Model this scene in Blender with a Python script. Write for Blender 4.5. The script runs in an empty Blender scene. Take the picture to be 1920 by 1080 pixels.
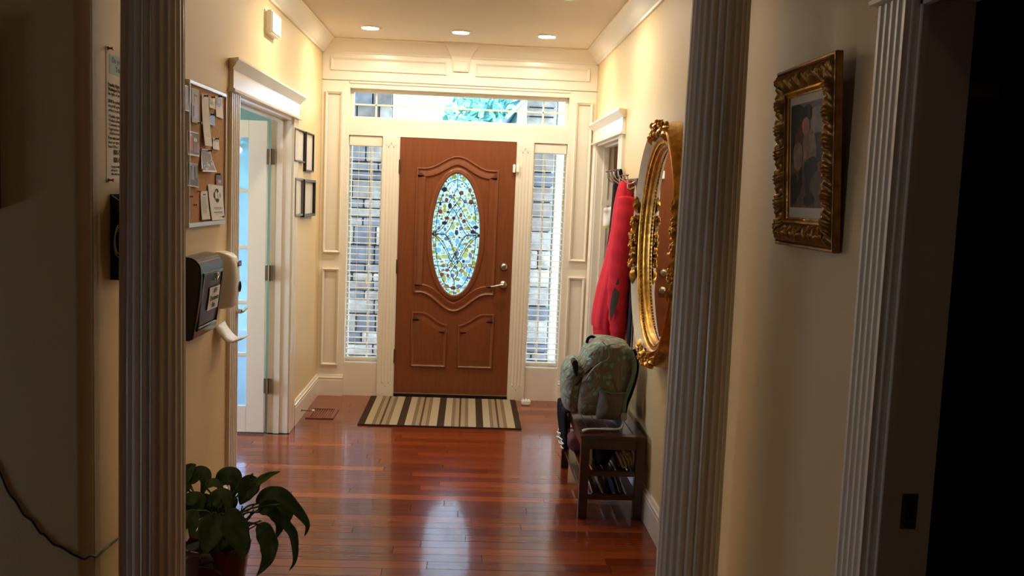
import bpy, bmesh, math, random
import numpy as np
from mathutils import Matrix, Vector
S = bpy.context.scene
COL = S.collection
PI = math.pi
random.seed(11)

# ------------------------------------------------------------------ camera, sky, light, exposure
F_PX, CAM = 1725.37, Vector((.096, -7.3123, 1.6494))
def cam_axes(yaw=.0502, pitch=.1006, roll=.0405):
    cy, sy, cp, sp, cr, sr = math.cos(yaw), math.sin(yaw), math.cos(pitch), math.sin(pitch), math.cos(roll), math.sin(roll)
    fwd = Vector((sy*cp, cy*cp, -sp)); r0 = Vector((cy, -sy, 0)); u0 = r0.cross(fwd)
    return cr*r0 + sr*u0, -sr*r0 + cr*u0, fwd
RT, UP, FW = cam_axes()
cd = bpy.data.cameras.new('camera'); cam = bpy.data.objects.new('camera', cd); COL.objects.link(cam)
cd.sensor_fit = 'HORIZONTAL'; cd.sensor_width = 36; cd.lens = 36*F_PX/1920; cd.clip_start = .05; cd.clip_end = 300
cam.matrix_world = Matrix(((RT.x, UP.x, -FW.x, CAM.x), (RT.y, UP.y, -FW.y, CAM.y), (RT.z, UP.z, -FW.z, CAM.z), (0, 0, 0, 1)))
S.camera = cam
def ray(px, py): return RT*((px-960)/F_PX) + UP*((540-py)/F_PX) + FW
def onx(px, py, v): d = ray(px, py); return CAM + d*((v-CAM.x)/d.x)      # where a sight line meets a real plane
def ony(px, py, v): d = ray(px, py); return CAM + d*((v-CAM.y)/d.y)

S.view_settings.view_transform = 'Standard'; S.view_settings.look = 'None'
S.view_settings.gamma = 1; S.view_settings.use_curve_mapping = False
S.view_settings.exposure = 0.15
try:
    S.cycles.max_bounces = 10; S.cycles.diffuse_bounces = 6; S.cycles.glossy_bounces = 4; S.cycles.transmission_bounces = 8
    S.cycles.transparent_max_bounces = 12; S.cycles.sample_clamp_indirect = 6; S.cycles.caustics_reflective = False
    S.cycles.use_denoising = True
except Exception: pass

SKY = 12.0
LAMP = 270.0
w = bpy.data.worlds.new('sky'); S.world = w; w.use_nodes = True
nt = w.node_tree; nt.nodes.clear()
wo = nt.nodes.new('ShaderNodeOutputWorld'); bg = nt.nodes.new('ShaderNodeBackground')
tc = nt.nodes.new('ShaderNodeTexCoord'); sp_ = nt.nodes.new('ShaderNodeSeparateXYZ'); cr_ = nt.nodes.new('ShaderNodeValToRGB')
cr_.color_ramp.elements[0].position = 0; cr_.color_ramp.elements[0].color = (.80, .90, 1, 1)
cr_.color_ramp.elements[1].position = .8; cr_.color_ramp.elements[1].color = (.42, .62, 1, 1)
nt.links.new(tc.outputs['Generated'], sp_.inputs[0]); nt.links.new(sp_.outputs['Z'], cr_.inputs[0])
nt.links.new(cr_.outputs[0], bg.inputs[0]); nt.links.new(bg.outputs[0], wo.inputs[0]); bg.inputs[1].default_value = SKY
def portal(x, y, z, sx, sz, rz=0):
    l = bpy.data.lights.new('window_portal', 'AREA'); l.shape = 'RECTANGLE'; l.size = sx; l.size_y = sz
    l.cycles.is_portal = True
    o = bpy.data.objects.new('window_portal', l); COL.objects.link(o); o.location = (x, y, z)
    o.rotation_euler = (-PI/2, 0, rz)
portal(0, .17, 2.31, 1.7, .25); portal(-.725, .17, 1.16, .27, 1.8); portal(.725, .17, 1.16, .27, 1.8); portal(0, .1, 1.32, .4, .98)
portal(-2.3, .17, 1.25, 1.4, 1.65); portal(-4.32, -2.7, 1.3, 1.8, 1.6, PI/2); portal(-4.32, -5.225, .40, .65, .5, PI/2)  # the last two serve unseen openings put in the side walls for light

# ------------------------------------------------------------------ helpers
def lin(c): return tuple(((v/255)/12.92 if v <= 10 else (((v/255)+.055)/1.055)**2.4) for v in c)
MATS = {}
def mat(name, rgb, rough=.5, metal=0., bump=0., bscale=60., var=0., vscale=4., coat=0., spec=.5, sheen=0., stretch=None):
    """plain principled material with optional fine noise relief and slight colour variation"""
    m = bpy.data.materials.new(name); m.use_nodes = True; n = m.node_tree.nodes; L = m.node_tree.links
    p = n['Principled BSDF']; c = (*lin(rgb), 1)
    p.inputs['Base Color'].default_value = c; p.inputs['Roughness'].default_value = rough; p.inputs['Metallic'].default_value = metal
    p.inputs['Coat Weight'].default_value = coat; p.inputs['Specular IOR Level'].default_value = spec; p.inputs['Sheen Weight'].default_value = sheen
    co = n.new('ShaderNodeTexCoord'); src = co.outputs['Object']
    if stretch:
        mp = n.new('ShaderNodeMapping'); mp.inputs['Scale'].default_value = stretch; L.new(src, mp.inputs[0]); src = mp.outputs[0]
    if var:
        t = n.new('ShaderNodeTexNoise'); t.inputs['Scale'].default_value = vscale; t.inputs['Detail'].default_value = 4; L.new(src, t.inputs['Vector'])
        r = n.new('ShaderNodeValToRGB'); r.color_ramp.elements[0].position = .3; r.color_ramp.elements[1].position = .7
        r.color_ramp.elements[0].color = (*[v*(1-var) for v in c[:3]], 1); r.color_ramp.elements[1].color = (*[min(1, v*(1+var)) for v in c[:3]], 1)
        L.new(t.outputs['Fac'], r.inputs[0]); L.new(r.outputs[0], p.inputs['Base Color'])
    if bump:
        t = n.new('ShaderNodeTexNoise'); t.inputs['Scale'].default_value = bscale; t.inputs['Detail'].default_value = 3; L.new(src, t.inputs['Vector'])
        b = n.new('ShaderNodeBump'); b.inputs['Strength'].default_value = bump; b.inputs['Distance'].default_value = .004
        L.new(t.outputs['Fac'], b.inputs['Height']); L.new(b.outputs[0], p.inputs['Normal'])
    MATS[name] = m; return m
def emit(name, rgb, s):
    m = bpy.data.materials.new(name); m.use_nodes = True; n = m.node_tree.nodes; n.clear()
    e = n.new('ShaderNodeEmission'); o = n.new('ShaderNodeOutputMaterial'); e.inputs[0].default_value = (*rgb, 1); e.inputs[1].default_value = s
    m.node_tree.links.new(e.outputs[0], o.inputs[0]); return m
def glass(name, tint=(1, 1, 1), refl=.08, diffuse=0., rough=.0):
    """thin pane: straight-through light plus a fresnel sheen, optionally some diffusing (textured or frosted glass)"""
    m = bpy.data.materials.new(name); m.use_nodes = True; n = m.node_tree.nodes; L = m.node_tree.links; n.clear()
    o = n.new('ShaderNodeOutputMaterial'); t = n.new('ShaderNodeBsdfTransparent'); t.inputs[0].default_value = (*tint, 1)
    last = t.outputs[0]
    if diffuse:
        d = n.new('ShaderNodeBsdfTranslucent'); d.inputs[0].default_value = (*tint, 1); mx = n.new('ShaderNodeMixShader'); mx.inputs[0].default_value = diffuse
        L.new(last, mx.inputs[1]); L.new(d.outputs[0], mx.inputs[2]); last = mx.outputs[0]
    g = n.new('ShaderNodeBsdfGlossy'); g.inputs['Roughness'].default_value = rough
    fr = n.new('ShaderNodeLayerWeight'); fr.inputs[0].default_value = .15
    ma = n.new('ShaderNodeMath'); ma.operation = 'MULTIPLY'; ma.inputs[1].default_value = refl*4; ma.use_clamp = True; L.new(fr.outputs['Fresnel'], ma.inputs[0])
    mx = n.new('ShaderNodeMixShader'); L.new(ma.outputs[0], mx.inputs[0]); L.new(last, mx.inputs[1]); L.new(g.outputs[0], mx.inputs[2])
    L.new(mx.outputs[0], o.inputs[0]); return m

class MB:
    """collects faces; build() links them as one mesh object"""
    def __init__(s): s.v = []; s.f = []; s.m = []
    def add(s, vs, fs, mi=0):
        o = len(s.v); s.v += [tuple(p) for p in vs]; s.f += [tuple(i+o for i in f) for f in fs]; s.m += [mi]*len(fs); return s
    def box(s, x0, x1, y0, y1, z0, z1, mi=0):
        return s.add([(x, y, z) for x in (x0, x1) for y in (y0, y1) for z in (z0, z1)],
                     [(0, 1, 3, 2), (4, 6, 7, 5), (0, 4, 5, 1), (2, 3, 7, 6), (0, 2, 6, 4), (1, 5, 7, 3)], mi)
    def prism(s, pts, a, b, fn, mi=0):
        """polygon pts (u,v) swept from a to b; fn(u,v,t) -> xyz"""
        n = len(pts)
        return s.add([fn(u, v, a) for u, v in pts]+[fn(u, v, b) for u, v in pts],
                     [tuple(range(n))[::-1], tuple(range(n, 2*n))]+[(i, (i+1) % n, n+(i+1) % n, n+i) for i in range(n)], mi)
    def grid(s, rows, cu=False, cv=False, mi=0, cap=False):
        """rows: list of rows of points"""
        nv, nu = len(rows), len(rows[0]); fs = []
        for j in range(nv if cv else nv-1):
            for i in range(nu if cu else nu-1):
                a, b = j*nu+i, j*nu+(i+1) % nu; c, d = ((j+1) % nv)*nu+(i+1) % nu, ((j+1) % nv)*nu+i
                fs.append((a, b, c, d))
        if cap: fs += [tuple(range(nu))[::-1], tuple(range((nv-1)*nu, nv*nu))]
        return s.add([p for r in rows for p in r], fs, mi)
    def lathe(s, prof, c, axis='z', seg=24, mi=0, cap=True):
        rows = []
        for r, h in prof:
            row = []
            for k in range(seg):
                a = 2*PI*k/seg; x, y = r*math.cos(a), r*math.sin(a)
                row.append({'z': (c[0]+x, c[1]+y, c[2]+h), 'y': (c[0]+x, c[1]+h, c[2]+y), 'x': (c[0]+h, c[1]+x, c[2]+y)}[axis])
            rows.append(row)
        return s.grid(rows, cu=True, mi=mi, cap=cap)
    def tube(s, pts, rad, seg=8, mi=0, closed=False, flat=1.):
        P = [Vector(p) for p in pts]; n = len(P); rows = []
        R = rad if isinstance(rad, (list, tuple)) else [rad]*n
        nrm = None
        for i in range(n):
            t = (P[(i+1) % n]-P[i-1]) if closed else (P[min(i+1, n-1)]-P[max(i-1, 0)])
            t = t.normalized() if t.length > 1e-9 else Vector((0, 0, 1))
            if nrm is None:
                nrm = t.orthogonal().normalized()
            nrm = (nrm-t*nrm.dot(t)); nrm = nrm.normalized() if nrm.length > 1e-6 else t.orthogonal().normalized()
            b = t.cross(nrm)
            rows.append([P[i]+(nrm*math.cos(2*PI*k/seg)+b*math.sin(2*PI*k/seg)*flat)*R[i] for k in range(seg)])
        return s.grid(rows, cu=True, cv=closed, mi=mi, cap=not closed)
    def ball(s, c, r, mi=0, seg=8, sc=(1, 1, 1)):
        rows = []
        for j in range(1, seg//2+1):
            a = PI*j/(seg//2+1)
            rows.append([(c[0]+r*sc[0]*math.sin(a)*math.cos(2*PI*k/seg), c[1]+r*sc[1]*math.sin(a)*math.sin(2*PI*k/seg), c[2]+r*sc[2]*math.cos(a)) for k in range(seg)])
        return s.grid(rows, cu=True, mi=mi, cap=True)
    def build(s, name, mats, parent=None, bevel=0., smooth=35, seg=2, loc=None, kind=None, label=None, subsurf=0):
        me = bpy.data.meshes.new(name); me.from_pydata(s.v, [], s.f)
        for m in (mats if isinstance(mats, (list, tuple)) else [mats]): me.materials.append(m)
        me.polygons.foreach_set('material_index', s.m)
        b = bmesh.new(); b.from_mesh(me)
        bmesh.ops.recalc_face_normals(b, faces=b.faces)
        if bevel:
            bmesh.ops.bevel(b, geom=[e for e in b.edges if len(e.link_faces) == 2 and e.calc_face_angle(0) > .6], offset=bevel, segments=seg, affect='EDGES', clamp_overlap=True)
        b.to_mesh(me); b.free()
        if smooth:
            me.shade_smooth(); me.set_sharp_from_angle(angle=math.radians(smooth))
        return link(name, me, parent, loc, kind, label, subsurf)
def link(name, data, parent=None, loc=None, kind=None, label=None, subsurf=0):
    o = bpy.data.objects.new(name, data); COL.objects.link(o)
    if parent: o.parent = parent
    if loc: o.location = loc
    if kind: o['kind'] = kind
    if label: o['label'] = label
    if subsurf:
        md = o.modifiers.new('smooth', 'SUBSURF'); md.levels = md.render_levels = subsurf
    return o
def thing(name, label, cat, loc=(0, 0, 0), group=None, kind=None):
    o = bpy.data.objects.new(name, None); COL.objects.link(o); o.location = loc; o.empty_display_size = .1
    return tag(o, label, cat, group, kind)
def tag(o, label, cat, group=None, kind=None):
    o['label'] = label; o['category'] = cat
    if group: o['group'] = group
    if kind: o['kind'] = kind
    return o
def copy_tree(o, parent=None):
    c = o.copy(); COL.objects.link(c); c.parent = parent
    for ch in list(o.children): copy_tree(ch, c)
    return c
def keep(child, parent):
    """children are modelled in world coordinates: shift them under their parent"""
    child.parent = parent; child.matrix_parent_inverse = Matrix.Translation(-Vector(parent.location)); return child
def cat_rom(pts, n=8, closed=False):
    P = [Vector(p) for p in pts]; out = []; m = len(P)
    for i in range(m if closed else m-1):
        a, b, c, d = (P[(i-1) % m], P[i], P[(i+1) % m], P[(i+2) % m]) if closed else (P[max(i-1, 0)], P[i], P[i+1], P[min(i+2, m-1)])
        for k in range(n):
            t = k/n
            out.append(.5*((2*b)+(c-a)*t+(2*a-5*b+4*c-d)*t*t+(3*b-a-3*c+d)*t**3))
    if not closed: out.append(P[-1])
    return out
def offset_poly(pts, d):
    """closed 2-D polygon moved inwards by d"""
    n = len(pts); out = []
    area = sum(pts[i][0]*pts[(i+1) % n][1]-pts[(i+1) % n][0]*pts[i][1] for i in range(n)); sg = 1 if area > 0 else -1
    for i in range(n):
        p, q, r = Vector(pts[i-1]), Vector(pts[i]), Vector(pts[(i+1) % n])
        a, b = (q-p).normalized(), (r-q).normalized()
        na, nb = Vector((-a.y, a.x))*sg, Vector((-b.y, b.x))*sg
        m = (na+nb); m = m.normalized() if m.length > 1e-6 else na
        out.append(q+m*(d/max(.35, m.dot(na))))
    return out
def ring_relief(b, poly, steps, fn, mi=0, close=False):
    """relief moulding along a closed outline: steps are (inward offset, height)"""
    rows = [[fn(p[0], p[1], h) for p in offset_poly(poly, d)] for d, h in steps]
    b.grid(rows, cu=True, mi=mi)
    if close: b.add(rows[-1], [tuple(range(len(rows[-1])))], mi)
WALL_L = Matrix(((0, 0, 1, 0), (1, 0, 0, 0), (0, 1, 0, 0), (0, 0, 0, 1)))     # text axes on the left wall: right = +y, out = +x
def text(name, body, size, at, m, parent, basis=WALL_L, align='LEFT', bold=False, sx=1.):
    cu = bpy.data.curves.new(name, 'FONT'); cu.body = body; cu.size = size; cu.align_x = align; cu.extrude = .0002; cu.resolution_u = 2
    cu.space_line = 1.05; cu.materials.append(m)
    if bold: cu.offset = size*.02
    t = bpy.data.objects.new(name, cu); COL.objects.link(t)
    me = bpy.data.meshes.new_from_object(t); bpy.data.objects.remove(t); bpy.data.curves.remove(cu)
    if not me.materials: me.materials.append(m)
    o = bpy.data.objects.new(name, me); COL.objects.link(o); o['kind'] = 'stuff'
    o.matrix_basis = Matrix.Translation(Vector(at)) @ basis @ Matrix.Diagonal((sx, 1, 1, 1))
    return keep(o, parent) if parent else o

# ------------------------------------------------------------------ materials
M_wall = mat('cream_wall_paint', (226, 203, 155), .55, bump=.12, bscale=180)
M_ceil = mat('ceiling_paint', (226, 216, 202), .75, bump=.1, bscale=150)
M_trim = mat('white_trim_paint', (238, 231, 217), .26, bump=.03, bscale=40)
M_dark_room = mat('unlit_room_shade', (38, 34, 42), .8, bump=.05)  # near-black colour stands for the shade of an unlit room
M_teal = mat('teal_room_paint', (120, 158, 150), .6, bump=.05)
M_door = mat('stained_wood_door', (124, 68, 36), .38, var=.10, vscale=9, stretch=(6, 6, .6), bump=.05, bscale=30, coat=.15)
M_nickel = mat('satin_nickel', (190, 184, 172), .28, 1.0)
M_bronze = mat('aged_bronze_hinge', (128, 116, 98), .4, 1.0)
M_black = mat('black_plastic', (16, 15, 16), .25, bump=.03)
M_blackf = mat('black_frame', (26, 22, 21), .4)
M_pewter = mat('pewter_frame', (120, 114, 108), .4, .6)
M_white = mat('white_plastic', (246, 245, 240), .3)
M_paper = mat('white_paper', (236, 234, 226), .7)
M_paper2 = mat('cream_paper', (226, 218, 200), .7)
M_ink = mat('black_ink', (40, 38, 40), .8)
M_grayink = mat('grey_ink', (110, 108, 108), .8)
M_blueink = mat('pale_blue_print', (176, 206, 222), .7)
M_cork = mat('cork', (186, 140, 88), .85, var=.22, vscale=140, bump=.3, bscale=160)
M_alu = mat('aluminium_edge', (206, 206, 206), .35, .7)
M_gold = mat('antique_gold', (208, 158, 74), .30, .85, var=.38, vscale=26, bump=.35, bscale=70)
M_golddk = mat('dark_antique_gold', (158, 114, 54), .38, .75, var=.4, vscale=30, bump=.35, bscale=70)
M_cream = mat('cream_gesso', (236, 222, 194), .45, var=.1, vscale=20)
M_bole = mat('dark_bole_edge', (66, 34, 18), .45, .1, var=.2, vscale=30)
M_mirror = mat('mirror_silver', (236, 238, 236), .015, 1.0)
M_bench = mat('mahogany_stain', (60, 23, 16), .3, var=.3, vscale=8, stretch=(14, 1.2, 14), coat=.35)
M_red = mat('coral_red_fleece', (206, 46, 62), .9, bump=.4, bscale=240, spec=.2)
M_redrib = mat('coral_red_ribbing', (196, 40, 54), .9, bump=.5, bscale=320, spec=.2)
M_patch = mat('dark_olive_patch', (66, 62, 54), .8, bump=.2)
M_navy = mat('black_wool', (17, 15, 19), .95, bump=.4, bscale=200, spec=.15)
M_navy2 = mat('navy_cotton', (22, 24, 44), .9, bump=.3)
M_pack = mat('taupe_pack_fabric', (112, 106, 96), .7, bump=.35, bscale=320, var=.08)
M_packdot = mat('teal_dot_print', (104, 158, 142), .7, bump=.3, bscale=320, var=.12, vscale=30)
M_packtrim = mat('sage_webbing', (104, 124, 108), .75, bump=.4, bscale=300)
M_packlight = mat('pale_webbing', (176, 182, 166), .7, bump=.3, bscale=300)
M_packmesh = mat('grey_mesh_pocket', (112, 104, 97), .8, bump=.4, bscale=420)
M_leaf = mat('peace_lily_leaf', (66, 94, 52), .32, var=.3, vscale=18, bump=.15, bscale=60)
M_leaflt = mat('young_leaf', (92, 116, 50), .4, var=.25, vscale=18)
M_stem = mat('leaf_stem', (70, 84, 40), .5)
M_pot = mat('dark_red_glaze', (58, 14, 18), .12, coat=.5)
M_soil = mat('potting_soil', (32, 24, 18), .95, bump=.8, bscale=60)
M_maroon = mat('maroon_nylon', (84, 26, 34), .7, bump=.3)
M_tan = mat('khaki_cloth', (142, 130, 108), .9, bump=.4, bscale=180)
M_bluep = mat('blue_plastic', (58, 92, 170), .25)
M_orange = mat('orange_pin', (222, 120, 30), .3); M_redpin = mat('red_pin', (190, 40, 30), .3); M_greenpin = mat('green_pin', (50, 110, 50), .3)
M_cord = mat('dark_cord', (30, 24, 24), .5)
M_lead = mat('dark_came', (44, 50, 58), .45, .6)
M_brass = mat('brass_plate', (150, 122, 66), .35, .9)
M_glass = glass('window_glass', (.97, .985, 1), .08)
M_frost = glass('frosted_door_glass', (.70, .86, 1), .06, .55, .25)
M_pglass = glass('picture_glass', (1, 1, 1), .06)
M_sill = mat('metal_threshold', (176, 160, 128), .35, .8)
M_dark = mat('dark_gap', (24, 16, 12), .8)

def wood_floor():
    m = bpy.data.materials.new('jatoba_floor'); m.use_nodes = True; n = m.node_tree.nodes; L = m.node_tree.links; p = n['Principled BSDF']
    oi = n.new('ShaderNodeObjectInfo'); r = n.new('ShaderNodeValToRGB'); e = r.color_ramp.elements
    e[0].position = 0; e[0].color = (*lin((104, 40, 14)), 1); e[1].position = 1; e[1].color = (*lin((156, 76, 31)), 1)
    k = e.new(.35); k.color = (*lin((122, 50, 18)), 1); k = e.new(.8); k.color = (*lin((132, 58, 22)), 1)
    L.new(oi.outputs['Random'], r.inputs[0])
    tc = n.new('ShaderNodeTexCoord'); mp = n.new('ShaderNodeMapping'); mp.inputs['Scale'].default_value = (2.2, 46, 46)
    L.new(tc.outputs['Object'], mp.inputs[0])
    ad = n.new('ShaderNodeVectorMath'); ad.operation = 'ADD'; L.new(mp.outputs[0], ad.inputs[0])
    sc = n.new('ShaderNodeMath'); sc.operation = 'MULTIPLY'; sc.inputs[1].default_value = 60; L.new(oi.outputs['Random'], sc.inputs[0]); L.new(sc.outputs[0], ad.inputs[1])
    t = n.new('ShaderNodeTexNoise'); t.inputs['Scale'].default_value = 1; t.inputs['Detail'].default_value = 6; L.new(ad.outputs[0], t.inputs['Vector'])
    mx = n.new('ShaderNodeMix'); mx.data_type = 'RGBA'; mx.blend_type = 'MULTIPLY'; mx.inputs[0].default_value = .55
    g = n.new('ShaderNodeValToRGB'); g.color_ramp.elements[0].position = .35; g.color_ramp.elements[0].color = (.62, .58, .56, 1); g.color_ramp.elements[1].position = .62
    L.new(t.outputs['Fac'], g.inputs[0]); L.new(r.outputs[0], mx.inputs[6]); L.new(g.outputs[0], mx.inputs[7]); L.new(mx.outputs[2], p.inputs['Base Color'])
    p.inputs['Roughness'].default_value = .24; p.inputs['Specular IOR Level'].default_value = .2; p.inputs['Coat Weight'].default_value = .55; p.inputs['Coat Roughness'].default_value = .09
    t2 = n.new('ShaderNodeTexNoise'); t2.inputs['Scale'].default_value = 7; L.new(tc.outputs['Object'], t2.inputs['Vector'])
    b = n.new('ShaderNodeBump'); b.inputs['Strength'].default_value = .05; b.inputs['Distance'].default_value = .01; L.new(t2.outputs['Fac'], b.inputs['Height'])
    b2 = n.new('ShaderNodeBump'); b2.inputs['Strength'].default_value = .03; b2.inputs['Distance'].default_value = .002; L.new(t.outputs['Fac'], b2.inputs['Height']); L.new(b.outputs[0], b2.inputs['Normal'])
    L.new(b2.outputs[0], p.inputs['Normal']); L.new(b2.outputs[0], p.inputs['Coat Normal'])
    return m
M_floor = wood_floor()

def stripes_rug():
    m = bpy.data.materials.new('striped_rug'); m.use_nodes = True; n = m.node_tree.nodes; L = m.node_tree.links; p = n['Principled BSDF']
    p.inputs['Roughness'].default_value = .95; p.inputs['Specular IOR Level'].default_value = .1
    tc = n.new('ShaderNodeTexCoord'); s = n.new('ShaderNodeSeparateXYZ'); L.new(tc.outputs['Object'], s.inputs[0])
    def M(op, a, b=None):
        k = n.new('ShaderNodeMath'); k.operation = op
        for i, v in enumerate((a, b)):
            if v is None: continue
            if hasattr(v, 'links'): L.new(v, k.inputs[i])
            else: k.inputs[i].default_value = v
        return k.outputs[0]
    u = M('FRACT', M('DIVIDE', M('ADD', s.outputs['X'], .024+.2785*4), .2785))
    r = n.new('ShaderNodeValToRGB'); r.color_ramp.interpolation = 'CONSTANT'; el = r.color_ramp.elements
    dk, be, ta, mi, br = [(*lin(c), 1) for c in ((62, 46, 33), (168, 152, 126), (150, 133, 108), (138, 118, 92), (80, 58, 36))]
    seq = [(0, dk), (.185, be), (.36, mi), (.45, ta), (.555, br), (.60, ta), (.71, mi), (.80, be)]
    el[0].position, el[0].color = seq[0]; el[1].position, el[1].color = seq[1]
    for q, c in seq[2:]: k = el.new(q); k.color = c
    L.new(u, r.inputs[0])
    r2 = n.new('ShaderNodeValToRGB'); r2.color_ramp.interpolation = 'CONSTANT'; e2 = r2.color_ramp.elements
    e2[0].position, e2[0].color = 0, (0, 0, 0, 1); e2[1].position, e2[1].color = .36, (1, 1, 1, 1)
    for q, v in ((.45, 0), (.54, .6), (.615, 0), (.71, 1), (.80, 0)): k = e2.new(q); k.color = (v, v, v, 1)
    L.new(u, r2.inputs[0])
    dy = M('GREATER_THAN', M('FRACT', M('MULTIPLY', s.outputs['Y'], 52.)), .5)
    dx = M('GREATER_THAN', M('FRACT', M('MULTIPLY', s.outputs['X'], 85.)), .45)
    f = M('MULTIPLY', M('MULTIPLY', r2.outputs[0], dy), M('ADD', M('MULTIPLY', dx, .7), .3))
    mx = n.new('ShaderNodeMix'); mx.data_type = 'RGBA'; L.new(f, mx.inputs[0]); L.new(r.outputs[0], mx.inputs[6]); mx.inputs[7].default_value = br
    L.new(mx.outputs[2], p.inputs['Base Color'])
    t = n.new('ShaderNodeTexNoise'); t.inputs['Scale'].default_value = 260; L.new(tc.outputs['Object'], t.inputs['Vector'])
    ad = M('ADD', t.outputs['Fac'], M('MULTIPLY', dy, .5))
    b = n.new('ShaderNodeBump'); b.inputs['Strength'].default_value = .6; b.inputs['Distance'].default_value = .003; L.new(ad, b.inputs['Height']); L.new(b.outputs[0], p.inputs['Normal'])
    return m
M_rug = stripes_rug()

# ------------------------------------------------------------------ setting: shell
HX, CZ = 1.07, 2.79                                    # hall half width, ceiling height
YB = -4.43                                             # where the left hall wall turns the corner
# floor: every board of the hall is its own piece
fl = MB().box(-4.2, 3.2, -12.2, .15, -.12, -.004).build('floor', M_dark, kind='structure', smooth=0)
tag(fl, 'glossy red brown hardwood floor of the entry hall', 'floor', kind='structure')
def board(x0, x1, y0, y1):
    c = .0009; h = .0022
    b = MB().add([(x0, y0, -.004), (x1, y0, -.004), (x1, y1, -.004), (x0, y1, -.004), (x0, y0, -h), (x1, y0, -h), (x1, y1, -h), (x0, y1, -h),
                  (x0+c, y0+c, 0), (x1-c, y0+c, 0), (x1-c, y1-c, 0), (x0+c, y1-c, 0)],
                 [(0, 1, 5, 4), (1, 2, 6, 5), (2, 3, 7, 6), (3, 0, 4, 7), (4, 5, 9, 8), (5, 6, 10, 9), (6, 7, 11, 10), (7, 4, 8, 11), (8, 9, 10, 11)])
    return b.build('board', M_floor, fl, smooth=0)
BW = .083; row = 0; y = 0.
while y > -4.2:
    xs = -1.05 if not (-2.58 < y < -1.2) else -1.75
    x = xs
    nxt = xs + random.uniform(.25, 1.3)
    while x < 1.05:
        nx = min(nxt, 1.05)
        if 1.05-nx < .2: nx = 1.05
        board(x+.0004, nx-.0004, y-BW+.0004, y-.0004); x = nx; nxt = nx+random.uniform(.55, 1.4)
    y -= BW
MB().box(-4.0, 1.05, -12., y-.001, -.004, 0).box(-4., -1.76, -4.2, 0, -.004, -.001).box(-1.76, -1.051, -1.2, 0, -.004, -.001).box(-1.76, -1.051, -4.2, -2.6, -.004, -.001).box(1.051, 2.4, -2.2, 0, -.004, -.001).build('boards_beyond', M_floor, fl, smooth=0)
cl = tag(MB().box(-4.2, 3.2, -12.2, .15, CZ, CZ+.1).build('ceiling', M_ceil, smooth=0), 'plain cream painted ceiling over the hall', 'ceiling', kind='structure')

# front wall with the door, two sidelights and the transom
X1, X2, X3 = .457, .594, .857                          # door edge, mullion edge, sidelight outer edge
wf = MB()
wf.box(-4.2, -3.0, 0, .14, 0, CZ); wf.box(-1.6, -X3, 0, .14, 0, CZ); wf.box(X3, 3.2, 0, .14, 0, CZ)
wf.box(-3.0, -1.6, 0, .14, 0, .45); wf.box(-3.0, -1.6, 0, .14, 2.1, CZ)
wf.box(-X3, X3, 0, .14, 2.428, CZ); wf.box(-X3, X3, 0, .14, 2.066, 2.19)
for s in (-1, 1):
    a, b = sorted((s*X2, s*X3)); wf.box(a, b, 0, .14, 0, .268)
    a, b = sorted((s*X1, s*X2)); wf.box(a, b, 0, .14, 0, 2.066)
WF = tag(wf.build('wall_front', M_trim, smooth=0), 'white panelled wall around the front door', 'wall', kind='structure')
fy = lambda u, v, h: (u, -h, v)
# frieze board, side panels (proud boards), mouldings, keystone
MB().box(-HX, HX, -.022, 0, 2.482, 2.705).build('frieze_board', M_trim, WF, bevel=.003)
for s in (-1, 1):
    a, b = sorted((s*.862, s*HX)); MB().box(a, b, -.012, 0, 0, 2.478).build('side_panel', M_trim, WF, bevel=.002)
    a, b = sorted((s*.905, s*1.04))
    for z0, z1 in ((1.142, 2.395), (.246, 1.018)):
        g = MB(); ring_relief(g, [(a, z0), (b, z0), (b, z1), (a, z1)], [(0, 0), (.001, .022), (.006, .025), (.013, .017), (.02, .013)], lambda u, v, h: (u, -.012-h+.012*0, v))
        g.build('panel_moulding', M_trim, WF, smooth=20)
    a, b = sorted((s*.11, s*1.005))
    g = MB(); ring_relief(g, [(a, 2.553), (b, 2.553), (b, 2.655), (a, 2.655)], [(0, 0), (.001, .012), (.006, .014), (.014, .006), (.02, .001)], lambda u, v, h: (u, -.022-h, v))
    g.build('panel_moulding', M_trim, WF, smooth=20)
    # fluted casing between door and sidelight
    a, b = sorted((s*(X1+.006), s*(X2-.004))); wd = b-a
    pr = [(a, 0), (a, .016)]
    for k in range(4):
        c = a+wd*(.2+.2*k)
        for t in range(5): pr.append((c+.008*math.cos(PI-PI*t/4), .016-.0035*math.sin(PI*t/4)))
    pr += [(b, .016), (b, 0)]
    cs = MB().prism(pr, .12, 2.0, lambda u, v, t: (u, -v, t)); cs.box(a, b, -.016, 0, 0, .12); cs.box(a, b, -.016, 0, 2.0, 2.066)
    fc = cs.build('fluted_casing', M_trim, WF, smooth=30)
    for z, dx in ((1.985, -.02), (1.985, .02), (2.012, 0), (.115, -.028), (.115, .028), (.085, 0)):
        MB().lathe([(.0045, 0), (.0045, -.002)], (s*.525+dx, -.016, z), 'y', 10).build('screw_head', M_nickel, fc)
ks = MB()
kr = [(2.583, .058, .044), (2.66, .070, .046), (2.695, .078, .052), (2.715, .090, .078), (2.74, .106, .112), (2.765, .124, .138), (CZ, .136, .150)]
ks.grid([[(-.003-w_, 0, z), (-.003-w_, -d, z), (-.003+w_, -d, z), (-.003+w_, 0, z)] for z, w_, d in kr], cap=True)
ring_relief(ks, [(-.052, 2.589), (.046, 2.589), (.060, 2.668), (-.066, 2.668)], [(0, .044), (.003, .050), (.010, .046)], fy)
ks.build('keystone', M_trim, WF, bevel=.002)
# transom ledge line
MB().box(-.86, .86, -.010, 0, 2.462, 2.482).build('ledge_moulding', M_trim, WF, bevel=.002)

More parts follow.
